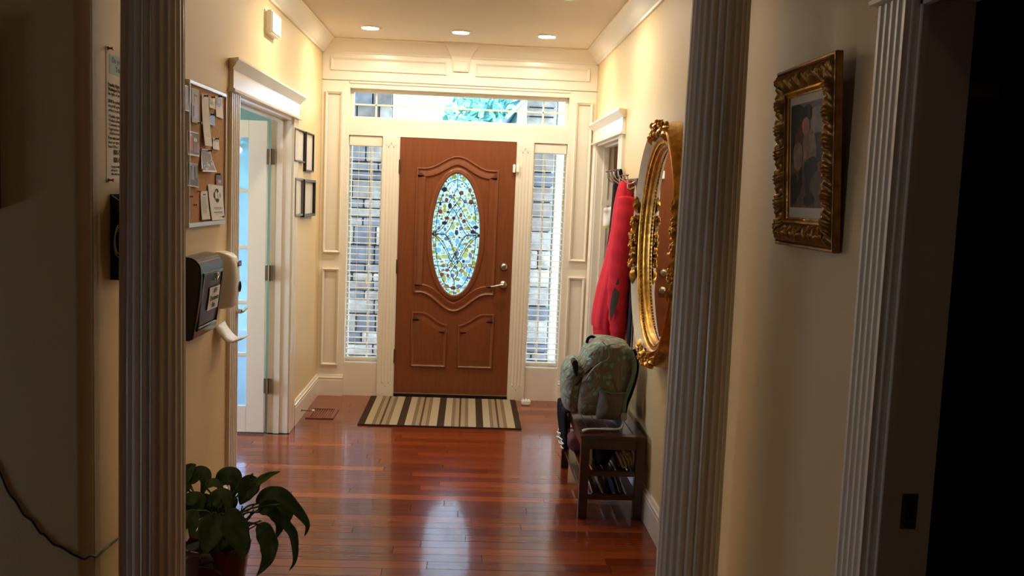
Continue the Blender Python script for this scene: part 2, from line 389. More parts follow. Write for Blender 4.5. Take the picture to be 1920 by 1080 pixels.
def window(name, label, x0, x1, z0, z1, yy, fr, verts=(), hors=()):
    W = thing(name, label, 'window', ((x0+x1)/2, yy, z0), kind='structure')
    f = MB()
    f.box(x0, x0+fr, yy-.02, yy+.03, z0, z1); f.box(x1-fr, x1, yy-.02, yy+.03, z0, z1); f.box(x0+fr, x1-fr, yy-.02, yy+.03, z1-fr, z1); f.box(x0+fr, x1-fr, yy-.02, yy+.03, z0, z0+fr)
    keep(f.build('window_frame', M_trim, bevel=.003), W)
    for v in verts: keep(MB().box(v-.007, v+.007, yy-.004, yy+.012, z0+fr, z1-fr).build('muntin', M_trim, bevel=.002), W)
    for h in hors: keep(MB().box(x0+fr, x1-fr, yy-.004, yy+.012, h-.007, h+.007).build('muntin', M_trim, bevel=.002), W)
    keep(MB().box(x0+fr-.002, x1-fr+.002, yy+.013, yy+.017, z0+fr-.002, z1-fr+.002).build('pane', M_glass, smooth=0), W)
    return W
window('window_1', 'wide shallow transom window above the front door', -X3, X3, 2.19, 2.428, .09, .026, (-.66, .66), (2.31,))
window('window_2', 'narrow sidelight window left of the front door', -X3, -X2, .268, 2.066, .10, .016, (-.69,))
window('window_3', 'narrow sidelight window right of the front door', X2, X3, .268, 2.066, .10, .016, (.69,))
window('window_4', 'window of the side room seen through the glass door', -3.0, -1.6, .45, 2.1, .08, .04, (-2.3,), (1.3,))

# side walls
def side_wall(s, holes, y0, y1, name, label, m=M_wall):
    b = MB(); xa, xb = sorted((s*HX, s*(HX+.13))); cur = y1
    for h0, h1, hz in sorted(holes, reverse=True):
        b.box(xa, xb, h1, cur, 0, CZ); b.box(xa, xb, h0, h1, hz, CZ); cur = h0
    b.box(xa, xb, y0, cur, 0, CZ)
    return tag(b.build(name, m, smooth=0), label, 'wall', kind='structure')
LO, RO, DO = (-2.63, -1.20, 2.085), (-1.30, -.19, 2.06), (-6.25, -5.245, 2.13)
WL = side_wall(-1, [LO], YB+.04, 0, 'wall_left', 'cream left wall of the hall with the cork board')
WR = side_wall(1, [RO, DO], -12.2, 0, 'wall_right', 'cream right wall of the hall with the mirror')
# rounded outside corner and the dark return wall that faces the near room
nb = MB()
pts = [(-HX-.04+.04*math.sin(a), YB+.04-.04*math.cos(a)) for a in [k*PI/2/8 for k in range(9)]]
nb.prism([(-4.2, YB), *pts, (-HX, YB+.045), (-HX-.13, YB+.045), (-HX-.13, YB+.12), (-4.2, YB+.12)], 0, CZ, lambda u, v, t: (u, v, t))
tag(nb.build('wall_return', M_wall, smooth=50), 'cream wall turning away at the rounded corner left of the column', 'wall', kind='structure')
# near room behind the camera, side room, closet, dark room: plain shells
bk = MB(); bk.box(-4.2, -2.7, -12.2, -12.05, 0, CZ); bk.box(-1.9, 3.2, -12.2, -12.05, 0, CZ); bk.box(-2.7, -1.9, -12.2, -12.05, 0, CZ); bk.box(-4.3, -4.2, -12.2, -5.55, 0, CZ); bk.box(-4.3, -4.2, -4.9, YB+.1, 0, CZ); bk.box(-4.3, -4.2, -5.55, -4.9, 0, .15); bk.box(-4.3, -4.2, -5.55, -4.9, .65, CZ)  # low unseen opening at left, placed and sized to light the left column blue
tag(bk.build('wall_back', mat('bounce_dimming_brown', (120, 92, 66), .6), smooth=0), 'near room walls behind the viewer, coloured dark to cut bounced light', 'wall', kind='structure')  # brown is chosen to weaken light bounced onto the columns
sr = MB(); sr.box(-4.3, -4.2, YB+.1, -3.6, 0, CZ); sr.box(-4.3, -4.2, -1.8, .14, 0, CZ); sr.box(-4.3, -4.2, -3.6, -1.8, 0, .5); sr.box(-4.3, -4.2, -3.6, -1.8, 2.1, CZ)  # unseen window opening added to light the near face of the glass door
tag(sr.build('wall_study', M_teal, smooth=0), 'far wall of the side room behind the glass door', 'wall', kind='structure')
tag(MB().box(-4.2, -1.21, -.02, 0, 2.1, CZ).box(-1.6, -1.21, -.02, 0, 0, 2.1).box(-4.2, -3.0, -.02, 0, 0, 2.1).box(-3., -1.6, -.02, 0, 0, .45).build('wall_study_front', M_teal, smooth=0), 'teal wall of the side room seen over the glass door', 'wall', kind='structure')
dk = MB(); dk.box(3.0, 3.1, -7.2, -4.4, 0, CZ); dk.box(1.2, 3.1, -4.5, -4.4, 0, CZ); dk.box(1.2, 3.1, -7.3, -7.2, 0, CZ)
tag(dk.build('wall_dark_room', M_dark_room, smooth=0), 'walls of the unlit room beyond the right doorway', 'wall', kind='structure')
ck = MB(); ck.box(2.4, 2.5, -2.2, 0, 0, CZ); ck.box(1.2, 2.5, -2.3, -2.2, 0, CZ)
tag(ck.build('wall_closet', M_wall, smooth=0), 'walls of the small room beyond the right hall doorway', 'wall', kind='structure')
# beam over the two columns
tag(MB().box(-HX, HX, -4.42, -4.18, 2.5, CZ).build('trim_beam', M_trim, smooth=0), 'white beam carried by the two fluted columns', 'beam', kind='structure')

# crown moulding: profile in (distance from wall, height below ceiling)
CP = [(0, .105), (.012, .105), (.016, .092), (.03, .084), (.05, .06), (.074, .03), (.084, .022), (.09, .014), (.105, .012), (.105, 0), (0, 0)]
tag(MB().prism(CP, YB+.02, 0, lambda u, v, t: (-HX+u, t, CZ-v)).build('trim_1', M_trim, smooth=30), 'white crown moulding along the left hall wall', 'moulding', kind='structure')
tag(MB().prism(CP, -4.2, 0, lambda u, v, t: (HX-u, t, CZ-v)).build('trim_2', M_trim, smooth=30), 'white crown moulding along the right hall wall', 'moulding', kind='structure')
tag(MB().prism(CP, -HX, HX, lambda u, v, t: (t, -.018-u, CZ-v)).build('trim_3', M_trim, smooth=30), 'white crown moulding over the front door wall', 'moulding', kind='structure')
# baseboards
BP = [(0, 0), (.02, 0), (.02, .125), (.017, .13), (.02, .138), (.02, .146), (.013, .152), (.013, .158), (.009, .168), (0, .168)]
def base(name, label, a, b, fn): tag(MB().prism(BP, a, b, fn).build(name, M_trim, smooth=25), label, 'baseboard', kind='structure')
base('baseboard_left', 'white baseboard on the left wall beside the front corner', -1.02, -.012, lambda u, v, t: (-HX+u, t, v))
base('baseboard_left_near', 'white baseboard on the left wall behind the potted plant', -4.37, -2.80, lambda u, v, t: (-HX+u, t, v))
base('baseboard_right', 'white baseboard on the right wall under the mirror', -5.05, -1.50, lambda u, v, t: (HX-u, t, v))
base('baseboard_front_left', 'short white baseboard left of the front door', -HX+.02, -.862, lambda u, v, t: (t, -.012-u, v))
base('baseboard_front_right', 'short white baseboard right of the front door', .862, HX, lambda u, v, t: (t, -.012-u, v))

# cased openings: fluted casings, lintel with crown, jamb
def fluted(b, y0, y1, z0, z1, s, n=4, th=.018):
    """casing lying on a side wall, flutes on its face; s = which wall"""
    wd = y1-y0; pr = [(y0, 0), (y0, th)]
    for k in range(n):
        c = y0+wd*(k+.5+.25)/(n+.5); r = wd/(n+.5)*.34
        for t in range(5): pr.append((c-r*math.cos(PI*t/4), th-.007*math.sin(PI*t/4)))
    pr += [(y1, th), (y1, 0)]
    b.prism(pr, z0, z1, lambda u, v, t: (s*(HX-v), u, t))
def cased(name, label, s, o0, o1, top, cw, jd=.13, near=True, far=True, ped=.16, nf=4):
    T = thing(name, label, 'door frame', (s*HX, (o0+o1)/2, 0), kind='structure')
    for ok, a, b in ((near, o0-cw, o0+.004), (far, o1-.004, o1+cw)):
        if not ok: continue
        c = MB(); fluted(c, a, b, .0, top, s, nf); keep(c.build('fluted_casing', M_trim, smooth=25), T)
    ya, yb = (o0-cw, min(o1+cw, -.014))
    c = MB()
    # fillet, frieze, cornice
    c.prism([(0, 0), (.034, .004), (.036, .014), (.028, .02), (0, .02)], ya-.02, yb+(.02 if yb < -.05 else 0), lambda u, v, t: (s*(HX-u), t, top+v))
    keep(c.build('fillet', M_trim, smooth=25), T)
    keep(MB().box(*sorted((s*HX, s*(HX-.022))), ya, yb, top+.02, top+ped-.05).build('frieze', M_trim, bevel=.002), T)
    c = MB(); c.prism([(0, 0), (.024, 0), (.026, .004), (.058, .042), (.058, .052), (0, .052)], 0, 1,
                      lambda u, v, t: (s*(HX-u), (ya-u*.9) if t == 0 else (yb+(u*.9 if yb < -.05 else 0)), top+ped-.052+v))
    keep(c.build('cornice', M_trim, smooth=25), T)
    j = MB(); xa, xb = sorted((s*(HX-.004), s*(HX+jd))); x1, x2 = sorted((s*(HX+.05), s*(HX+.09)))
    j.box(xa, xb, o0-.004, o0+.012, 0, top); j.box(xa, xb, o1-.012, o1+.004, 0, top); j.box(xa, xb, o0, o1, top-.012, top+.004)
    if name == 'door_4': x1, x2 = HX+.012, HX+.03
    j.box(x1, x2, o0+.012, o0+.024, 0, top-.012); j.box(x1, x2, o1-.024, o1-.012, 0, top-.012); j.box(x1, x2, o0+.012, o1-.012, top-.024, top-.012)
    keep(j.build('jamb', M_trim, bevel=.0015), T)
    return T
D2 = cased('door_2', 'white fluted door frame of the glass door on the left wall', -1, LO[0], LO[1], LO[2], .15)
D3 = cased('door_3', 'white door frame beside the coat hooks on the right wall', 1, RO[0], RO[1], RO[2], .15)
D4 = cased('door_4', 'dark doorway with white fluted casing at the right edge', 1, DO[0], DO[1], DO[2], .135, .14)
# strike plate on the near-right jamb
sp = MB().box(1.136, 1.174, DO[1]-.0145, DO[1]-.012, .905, .99); sp = keep(sp.build('strike_plate', M_brass, bevel=.001), D4)
hole = MB().box(1.147, 1.163, DO[1]-.0155, DO[1]-.0144, .925, .968).build('latch_hole', M_dark); hole.parent = sp
for z in (.914, .981):
    h = MB().lathe([(.004, 0), (.004, -.001)], (1.155, DO[1]-.0145, z), 'y', 8).build('screw', M_bronze); h.parent = sp

# ------------------------------------------------------------------ front door
FD = thing('door_1', 'reddish brown front door with an oval stained glass light', 'door', (0, 0, 0), kind='structure')
DY = .004                                              # face of the leaf, just behind the casing faces
OC, OA, OB = (0., 1.318), .193, .486                   # oval opening
NA = 72
TT = sorted([2*PI*k/NA for k in range(NA)]+[math.atan2((cz-OC[1])/OB, (cx-OC[0])/OA) % (2*PI) for cx in (-X1+.003, X1-.003) for cz in (.03, 2.062)]); NL = len(TT)
def oval(k, a, b): t = TT[k]; return (OC[0]+a*math.cos(t), OC[1]+b*math.sin(t))
lf = MB()
x0, x1, z0, z1 = -X1+.003, X1-.003, .03, 2.062
def rect_pt(k):
    ox, oz = oval(k, OA, OB); dx, dz = ox-OC[0], oz-OC[1]
    t = min(((x1 if dx > 0 else x0)-OC[0])/dx if abs(dx) > 1e-6 else 1e9, ((z1 if dz > 0 else z0)-OC[1])/dz if abs(dz) > 1e-6 else 1e9)
    return (OC[0]+dx*t, OC[1]+dz*t)
rows = [[(*oval(k, OA, OB), DY+.042) for k in range(NL)], [(*oval(k, OA, OB), DY) for k in range(NL)], [(*rect_pt(k), DY) for k in range(NL)], [(*rect_pt(k), DY+.044) for k in range(NL)]]
lf.grid([[(p[0], p[2], p[1]) for p in r] for r in rows], cu=True)
leaf = keep(lf.build('door_leaf', M_door, smooth=30), FD)
def bump_(x, wd): return .5*(1+math.cos(PI*min(1, abs(x)/wd)))
dfn = lambda u, v, h: (u, DY-h, v)
PS = [(0, .0), (.003, .010), (.010, .012), (.018, .004), (.026, .003), (.034, .004), (.062, .011), (.070, .011), (.078, .0012)]
xs = [-.325+.65*k/48 for k in range(49)]
up = [(x, .842-.142*bump_(x, .27)) for x in xs]+[(x, 1.838+.10*bump_(x, .26)) for x in reversed(xs)]
g = MB(); ring_relief(g, up, PS, dfn); keep(g.build('raised_panel', M_door, smooth=40), leaf)
for s in (-1, 1):
    us = [.042+.29*k/24 for k in range(25)]
    lo = [(s*.042, .248), (s*.332, .248)]+[(s*u, .694-.095*bump_(u-.042, .215)) for u in reversed(us)]
    g = MB(); ring_relief(g, lo, PS[:-1], dfn, close=True); keep(g.build('raised_panel', M_door, smooth=40), leaf)
g = MB()
g.grid([[(OC[0]+(OA+d)*math.cos(2*PI*k/NA), DY-h, OC[1]+(OB+d)*math.sin(2*PI*k/NA)) for k in range(NA)] for d, h in ((-.004, -.02), (-.004, .008), (0, .013), (.010, .014), (.018, .010), (.028, .012), (.036, .006), (.042, 0))], cu=True)
keep(g.build('oval_glass_moulding', M_door, smooth=50), FD)
# oval glass: pale backing pane, small coloured pieces, dark cames
def art_glass(name, rgb, diff=.16): return glass(name, lin(rgb), .05, diff, .15)
G_bg = art_glass('pale_blue_art_glass', (238, 245, 248)); G = [art_glass('glass_piece', tuple(int(v*.66+232*.34) for v in c), .4) for c in ((206, 186, 80), (214, 200, 120), (156, 84, 68), (128, 134, 164), (70, 56, 96), (190, 148, 92), (150, 200, 226), (50, 62, 84), (214, 226, 220))]
M_grout = mat('white_glass_edge', (236, 242, 246), .4)
GY = DY+.02
og = MB(); og.grid([[(OC[0]+OA*math.cos(2*PI*k/NA), yy, OC[1]+OB*math.sin(2*PI*k/NA)) for k in range(NA)] for yy in (GY+.003, GY)], cu=True, cap=True)
og = keep(og.build('oval_glass', G_bg, smooth=0), FD)
rg = random.Random(5); pcs = []; tries = 0
while len(pcs) < 330 and tries < 16000:
    tries += 1
    r = rg.choice((.007, .009, .012, .014, .016)) if len(pcs) > 90 else rg.uniform(.016, .025)
    a = rg.uniform(0, 2*PI); q = math.sqrt(rg.random()); px, pz = (OA-.008)*q*math.cos(a), (OB-.010)*q*math.sin(a)
    if pz > .2 and abs(px) < .10 and rg.random() < .62: continue                # the upper field is emptier
    if (px/(OA-r))**2+(pz/(OB-r))**2 > 1: continue
    if any((px-p[0])**2+(pz-p[1])**2 < (.90*(r+p[2]))**2 for p in pcs): continue
    pcs.append((px, pz, r))
pm = MB()
for px, pz, r in pcs:
    n = rg.randint(5, 7); ph = rg.uniform(0, 6); rr = [r*rg.uniform(.82, 1.1) for _ in range(n)]
    sx = rg.uniform(.8, 1.25)
    P = [(OC[0]+px+rr[k]*sx*math.cos(ph+2*PI*k/n), OC[1]+pz+rr[k]/sx*math.sin(ph+2*PI*k/n)) for k in range(n)]
    pm.prism(P, GY-.0035, GY-.0003, lambda u, v, t: (u, t, v), rg.choices(range(9), (4, 4, 3, 3, 1.6, 3, 4, 1.2, 3))[0])
    for k in range(n):                                  # thin white edge line round each piece
        p, q = Vector(P[k]), Vector(P[(k+1) % n]); d = (q-p).normalized(); nn = Vector((-d.y, d.x))*.0011
        pm.prism([p+nn, q+nn, q-nn, p-nn], GY-.0042, GY-.0003, lambda u, v, t: (u, t, v), 9)
pb = pm.build('glass_piece', G+[M_grout], smooth=0); pb['kind'] = 'stuff'; pb.parent = og
cm = MB()
def came(pts, rad=.0026, closed=False, mir=True, flip=True):
    """centre-line points are (x, z) from the oval's middle; mirrored left/right and top/bottom"""
    C = cat_rom([(p[0], p[1], 0) for p in pts], 6, closed)
    for sx in ((1, -1) if mir else (1,)):
        for sz in ((1, -1) if flip else (1,)):
            cm.tube([(OC[0]+sx*p.x, GY-.005, OC[1]+sz*p.y) for p in C], rad, 6, closed=closed)
came([(0, .482), (0, .365)], mir=False)
came([(0, .365), (.022, .325), (.026, .295), (.004, .255), (-.036, .205), (-.062, .155), (-.10, .09), (-.15, .03), (-.19, .005)])
came([(.03, .295), (.054, .268), (.054, .232), (.03, .205), (0, .165), (-.045, .06), (-.085, 0)])
came([(-.085, 0), (-.125, -.004), (-.188, .002)])
came([(-.085, 0), (-.05, -.035), (-.02, -.10), (.02, -.19)], flip=False)
came([(-.188, .0), (-.13, -.03), (-.085, -.085), (-.04, -.17), (.004, -.235)], flip=False)
came([(-.19, .0), (-.12, .035), (-.06, .12)], flip=False)
came([(-.182, .255*.62), (-.165, .26), (-.165, .26)], rad=.0012)
came([(.055, .255), (.166, .25)])
came([(0, .435), (.07, .40), (.125, .28), (.152, .14), (.158, 0)])
came([(.192*math.cos(t), .484*math.sin(t)) for t in [2*PI*k/24 for k in range(24)]], rad=.004, closed=True, mir=False, flip=False)
cmo = cm.build('lead_came', M_lead, smooth=60); cmo.parent = og; cmo['kind'] = 'stuff'
# sweep, threshold, hinges, locks
st = MB()
for s in (-1, 1): st.box(*sorted((s*(X1-.014), s*(X1+.001))), DY+.046, .14, 0, 2.066)
st.box(-X1, X1, DY+.046, .14, 2.05, 2.067); st.box(-X1, X1, DY+.046, .14, 0, .04)
keep(st.build('door_stop', M_trim), FD)
keep(MB().box(-X1, X1, -.004, .05, .0, .028).build('door_sweep', M_dark, bevel=.002), FD)
keep(MB().box(-X1, X1, -.010, -.002, .028, .036).build('threshold_strip', M_sill, bevel=.001), FD)
for z in (1.835, 1.05, .33):
    h = MB().lathe([(.008, -.05), (.008, .05)], (-X1-.002, -.010, z), 'z', 12); h.ball((-X1-.002, -.010, z+.052), .006); h.ball((-X1-.002, -.010, z-.052), .006); h.box(-X1-.01, -X1+.004, -.006, .004, z-.05, z+.05)
    keep(h.build('hinge', M_bronze, bevel=0), FD)
kx = .392
lk = MB().lathe([(.0, -.026), (.012, -.026), (.020, -.022), (.027, -.014), (.031, -.006), (.032, 0)], (kx, DY, 1.078), 'y', 28)
lk = keep(lk.build('deadbolt', M_nickel, smooth=40), FD)
tt = MB().box(kx-.016, kx+.016, DY-.036, DY-.024, 1.071, 1.085).build('thumb_turn', M_nickel, bevel=.004); tt.parent = lk
lv = MB().lathe([(0, -.05), (.011, -.05), (.012, -.02), (.026, -.014), (.031, -.006), (.032, 0)], (kx, DY, .935), 'y', 28)
lv = keep(lv.build('lever_handle', M_nickel, smooth=40), FD)
a = MB().tube(cat_rom([(kx, DY-.048, .935), (kx-.03, DY-.052, .932), (kx-.07, DY-.05, .922), (kx-.098, DY-.047, .918)], 5), [.010]*5+[.009]*5+[.0075]*6, 10)
a = a.build('lever', M_nickel, smooth=60); a.parent = lv
keep(MB().lathe([(.0, -.003), (.004, -.003), (.005, 0)], (.378, DY, .725), 'y', 10).build('screw_head', M_nickel), FD)
# alarm contact on the latch edge
T = thing('door_contact', 'small white two-piece alarm contact at the upper right of the front door', 'sensor', (.46, -.012, 1.86))
keep(MB().box(.432, .452, -.020, DY, 1.826, 1.890).build('magnet', M_white, bevel=.003), T)
b = MB().box(.457, .480, -.040, -.016, 1.828, 1.892); keep(b.build('contact_body', M_white, bevel=.003), T)

# ------------------------------------------------------------------ blinds on the sidelights
slat_mesh = None
def blind(xa, xb, label):
    global slat_mesh
    T = thing('window_blind', label, 'blind', ((xa+xb)/2, .06, .27), 'open slat blinds on the sidelights')
    wd = xb-xa-.012; xm = (xa+xb)/2
    hr = MB().box(xm-wd/2-.002, xm+wd/2+.002, .012, .075, 1.985, 2.062); keep(hr.build('headrail', M_trim, bevel=.004), T)
    if slat_mesh is None:
        b = MB(); n = 6
        prof = [(-.024+.048*k/n, .003*math.cos(PI*(k/n-.5))) for k in range(n+1)]+[(.024-.048*k/n, .003*math.cos(PI*(.5-k/n))-.0028) for k in range(n+1)]
        b.prism(prof, -wd/2, wd/2, lambda u, v, t: (t, u, v)); o = b.build('slat', M_trim, smooth=40); slat_mesh = o.data; bpy.data.objects.remove(o)
    z = .332; k = 0
    while z < 1.975:
        s = link('slat', slat_mesh, T); s.location = (0, -.012, z-.27); s.rotation_euler = (math.radians(3), 0, 0); z += .0446
    keep(MB().box(xm-wd/2, xm+wd/2, .026, .072, .283, .306).build('bottom_rail', M_trim, bevel=.005), T)
    for dx in (-.055, .055):
        for yy in (.030, .066): keep(MB().tube([(xm+dx, yy, .3), (xm+dx, yy, 1.99)], .0009, 5).build('ladder_cord', M_white), T)
    keep(MB().tube([(xm+.045, .008, 1.99), (xm+.045, .006, 1.06)], .001, 5).lathe([(.002, .03), (.007, .02), (.008, 0), (.0, -.004)], (xm+.045, .006, 1.04), 'z', 10).build('pull_cord', M_white), T)
    keep(MB().tube([(xm+.028, .008, 1.99), (xm+.028, .006, .92)], .001, 5).lathe([(.002, .03), (.007, .02), (.008, 0), (.0, -.004)], (xm+.028, .006, .90), 'z', 10).build('pull_cord', M_white), T)
blind(-X3, -X2, 'white slat blind on the sidelight left of the front door')
blind(X2, X3, 'white slat blind on the sidelight right of the front door')

# ------------------------------------------------------------------ ceiling lights
E_lamp = emit('lamp_glow', (1, .87, .68), LAMP); E_fill = emit('warm_fill_glow', (1, .66, .36), 24.)
def downlight(x, y, label, em=None):
    T = thing('recessed_light', label, 'ceiling light', (x, y, CZ), 'recessed lights in the hall ceiling')
    t = MB().lathe([(.058, -.004), (.060, -.010), (.078, -.006), (.082, 0)], (0, 0, 0), 'z', 32, cap=False).build('trim_ring', M_trim, smooth=50); t.parent = T
    l = MB().lathe([(.0, -.010), (.03, -.0095), (.059, -.006)], (0, 0, 0), 'z', 32, cap=False).build('lamp_lens', em or E_lamp); l.parent = T
for x, w_ in ((-.645, 'leftmost'), (-.005, 'middle'), (.61, 'rightmost')):
    downlight(x, -.61, f'{w_} of the three glowing round ceiling lights before the front door')
downlight(-.63, -1.95, 'left glowing round ceiling light in the second row from the door')
downlight(.617, -1.95, 'right glowing round ceiling light in the second row from the door')
downlight(.45, -7.5, 'unseen warm fill light added in the ceiling behind the viewer', E_fill)  # added to warm the near room; no such fitting is known

# ------------------------------------------------------------------ glass door of the side room (open, seen through the left frame)
T = thing('french_door', 'white five-light glass door standing open into the side room on the left', 'door', (-1.2, -1.25, 0))
xr, xl, yb, yf = -1.215, -2.0, -1.215, -1.252
zz = [.178, .532, .879, 1.243, 1.609, 1.948]
f = MB(); f.box(xr-.118, xr, yf, yb, .012, 2.06); f.box(xl, xl+.118, yf, yb, .012, 2.06); f.box(xl+.118, xr-.118, yf, yb, 1.948, 2.06); f.box(xl+.118, xr-.118, yf, yb, .012, .19)
keep(f.build('door_frame', M_trim, bevel=.002), T)
for z in zz[1:-1]: keep(MB().box(xl+.118, xr-.118, yf+.004, yb-.004, z-.012, z+.012).build('muntin', M_trim, bevel=.003), T)
for a, b in zip(zz[:-1], zz[1:]): keep(MB().box(xl+.116, xr-.116, -1.237, -1.231, a, b).build('glass_pane', M_frost, smooth=0), T)
for z in (1.832, 1.078, .328):
    h = MB(); h.box(xr-.002, xr+.024, yf-.004, yf+.0, z-.05, z+.05); h.box(xr+.026, xr+.052, yf-.004, yf+.0, z-.05, z+.05); h.lathe([(.007, -.052), (.007, .052)], (xr+.025, yf-.006, z), 'z', 10)
    keep(h.build('hinge', M_bronze, smooth=40), T)
# lever handle seen at the near jamb
T = thing('lever_handle', 'satin lever handle on the near edge of the glass door opening', 'door handle', (-1.1, -2.55, .97))
c = onx(441, 583, -1.062)
b = MB().lathe([(.026, 0), (.026, .006), (.012, .012), (.011, .04), (0, .042)], (c.x-.006, c.y-.01, c.z), 'x', 20); keep(b.build('rosette', M_nickel, smooth=40), T)
keep(MB().tube(cat_rom([(c.x+.032, c.y-.01, c.z), (c.x+.036, c.y+.03, c.z+.002), (c.x+.034, c.y+.075, c.z+.006), (c.x+.030, c.y+.10, c.z+.003)], 5), .009, 10).build('lever', M_nickel, smooth=60), T)

# ------------------------------------------------------------------ fluted columns
def column(x, y, label):
    T = thing('fluted_column', label, 'column', (x, y, 0), 'fluted columns under the beam')
    n, sub = 24, 8; rows = []
    for z in (.26, .5, .9, 1.4, 1.9, 2.2, 2.34):
        R = .1045-.0115*(max(0, z-.5)/1.84)**1.4; r = []
        for k in range(n*sub):
            q = (k % sub)/sub; d = 0 if q < .22 else math.sin(PI*(q-.22)/.78)
            rr = R-.0085*d; a = 2*PI*k/(n*sub); r.append((rr*math.cos(a), rr*math.sin(a), z))
        rows.append(r)
    sh = MB().grid(rows, cu=True, cap=True).build('shaft', M_trim, smooth=25); sh.parent = T
    b = MB().box(-.14, .14, -.14, .14, 0, .09).lathe([(.132, .09), (.14, .115), (.132, .15), (.118, .16), (.114, .185), (.122, .20), (.124, .22), (.115, .24), (.105, .262)], (0, 0, 0), 'z', 40).build('base', M_trim, smooth=30, bevel=0); b.parent = T
    c = MB().lathe([(.094, 2.338), (.104, 2.35), (.094, 2.362), (.094, 2.40), (.112, 2.42), (.128, 2.45)], (0, 0, 0), 'z', 40).box(-.135, .135, -.135, .135, 2.45, 2.5).build('capital', M_trim, smooth=30); c.parent = T
column(-.916, -4.3, 'white fluted round column at the left, beside the poster and black box')
column(.886, -4.3, 'white fluted round column at the right, beside the oval mirror')

# ------------------------------------------------------------------ outdoors: porch, stone piers, house opposite, trees
M_stone = [mat(f'ledge_stone', c, .9, bump=.9, bscale=22, var=.3, vscale=9) for c in ((138, 142, 150), (168, 166, 164), (112, 118, 130), (186, 182, 176), (146, 142, 140))]
M_mortar = mat('mortar', (70, 72, 76), .95, bump=.4)
M_conc = mat('porch_concrete', (150, 150, 148), .9, var=.1, bump=.3)
M_siding = mat('pale_siding', (186, 200, 214), .7, bump=.05)
M_roof = mat('grey_shingle', (120, 132, 150), .9, var=.2, vscale=14, bump=.4)
M_grass = mat('lawn', (84, 112, 70), .95, var=.3, vscale=3, bump=.6)
M_tree = mat('tree_leaves', (110, 168, 150), .8, var=.35, vscale=1.5)
M_bark = mat('tree_bark', (70, 60, 52), .9, bump=.5)
M_soffit = mat('added_roof_soffit', (206, 204, 198), .7)
tag(MB().box(-60, 60, .14, 90, -.5, -.3).build('ground', M_grass, smooth=0), 'lawn beyond the porch', 'lawn', kind='structure')
tag(MB().box(-4.5, 4.5, .145, 3.3, 3.0, 3.12).build('added_porch_roof', M_soffit, smooth=0), 'unseen flat roof added over the porch to shade the piers and door glass', 'roof', kind='structure')  # out of view, added to hold sky light off the stone and oval glass
tag(MB().box(-4.5, 4.5, .145, 3.2, -.3, -.04).build('porch', M_conc, smooth=0), 'concrete porch outside the front door', 'porch', kind='structure')
rs = random.Random(3)
def pier(xa, xb, yf, h, label):
    T = thing('stone_pier', label, 'stone pier', ((xa+xb)/2, yf, -.04), 'stone piers on the porch', kind='structure')
    keep(MB().box(xa+.03, xb-.03, yf+.03, yf+.5, -.04, h-.02).build('mortar_core', M_mortar), T)
    z = -.04
    while z < h:
        hh = rs.choice((.09, .12, .15, .19)); hh = min(hh, h-z)
        if hh < .04: break
        x = xa
        while x < xb-.01:
            wd = rs.uniform(.14, .36); e = min(xb, x+wd)
            if xb-e < .09: e = xb
            o = rs.uniform(-.02, .012); b = MB().box(x+.006, e-.006, yf+o, yf+.08, z+.006, z+hh-.006)
            if x == xa: b.box(xa-.01+o, xa+.05, yf+.09, yf+.5, z+.006, z+hh-.006) if False else None
            keep(b.build('stone', rs.choice(M_stone), bevel=.010, seg=1, smooth=60), T); x = e
        z += hh
pier(-1.75, -.70, 2.0, 3.0, 'blue grey stone pier outside the left sidelight')
pier(.64, .945, 2.0, 3.0, 'narrow stone pier outside the right sidelight')
T = thing('porch_post', 'white square porch post beside the right stone pier', 'post', (.98, 2.1, 0), kind='structure')
keep(MB().box(.955, 1.08, 2.02, 2.2, -.04, 3.0).build('post_shaft', M_trim, bevel=.006), T)
keep(MB().box(.95, 1.10, 2.0, 2.22, -.04, .2).build('post_base', M_trim, bevel=.01), T)
# house opposite
H = thing('house', 'pale blue house with a steep gable across the street', 'house', (3.0, 16, -.3), kind='structure')
hb = MB(); hb.prism([(1.2, -.3), (8, -.3), (8, 3.0), (4.4, 7.1), (1.2, 3.72)], 15.5, 24, lambda u, v, t: (u, t, v)); keep(hb.build('house_wall', M_siding), H)
hr = MB()
for p, q in (((.95, 3.46), (4.4, 7.12)), ((4.4, 7.12), (8.4, 2.6))):
    d = Vector((q[0]-p[0], q[1]-p[1])).normalized(); nn = Vector((-d.y, d.x))*.09
    hr.prism([p, q, (q[0]+nn.x, q[1]+nn.y), (p[0]+nn.x, p[1]+nn.y)], 15.1, 24.4, lambda u, v, t: (u, t, v))
keep(hr.build('roof', M_roof), H)
for i in range(14): keep(MB().box(1.24, 8, 15.46, 15.5, -.2+.22*i, -.2+.22*i+.2).build('siding_board', M_siding), H)
wn = MB().box(2.4, 3.5, 15.42, 15.5, .8, 2.2); wn = keep(wn.build('window_frame', M_trim), H)
gp = MB().box(2.48, 3.42, 15.40, 15.425, .88, 2.12).build('pane', mat('far_pane', (70, 90, 120), .15)); gp.parent = wn
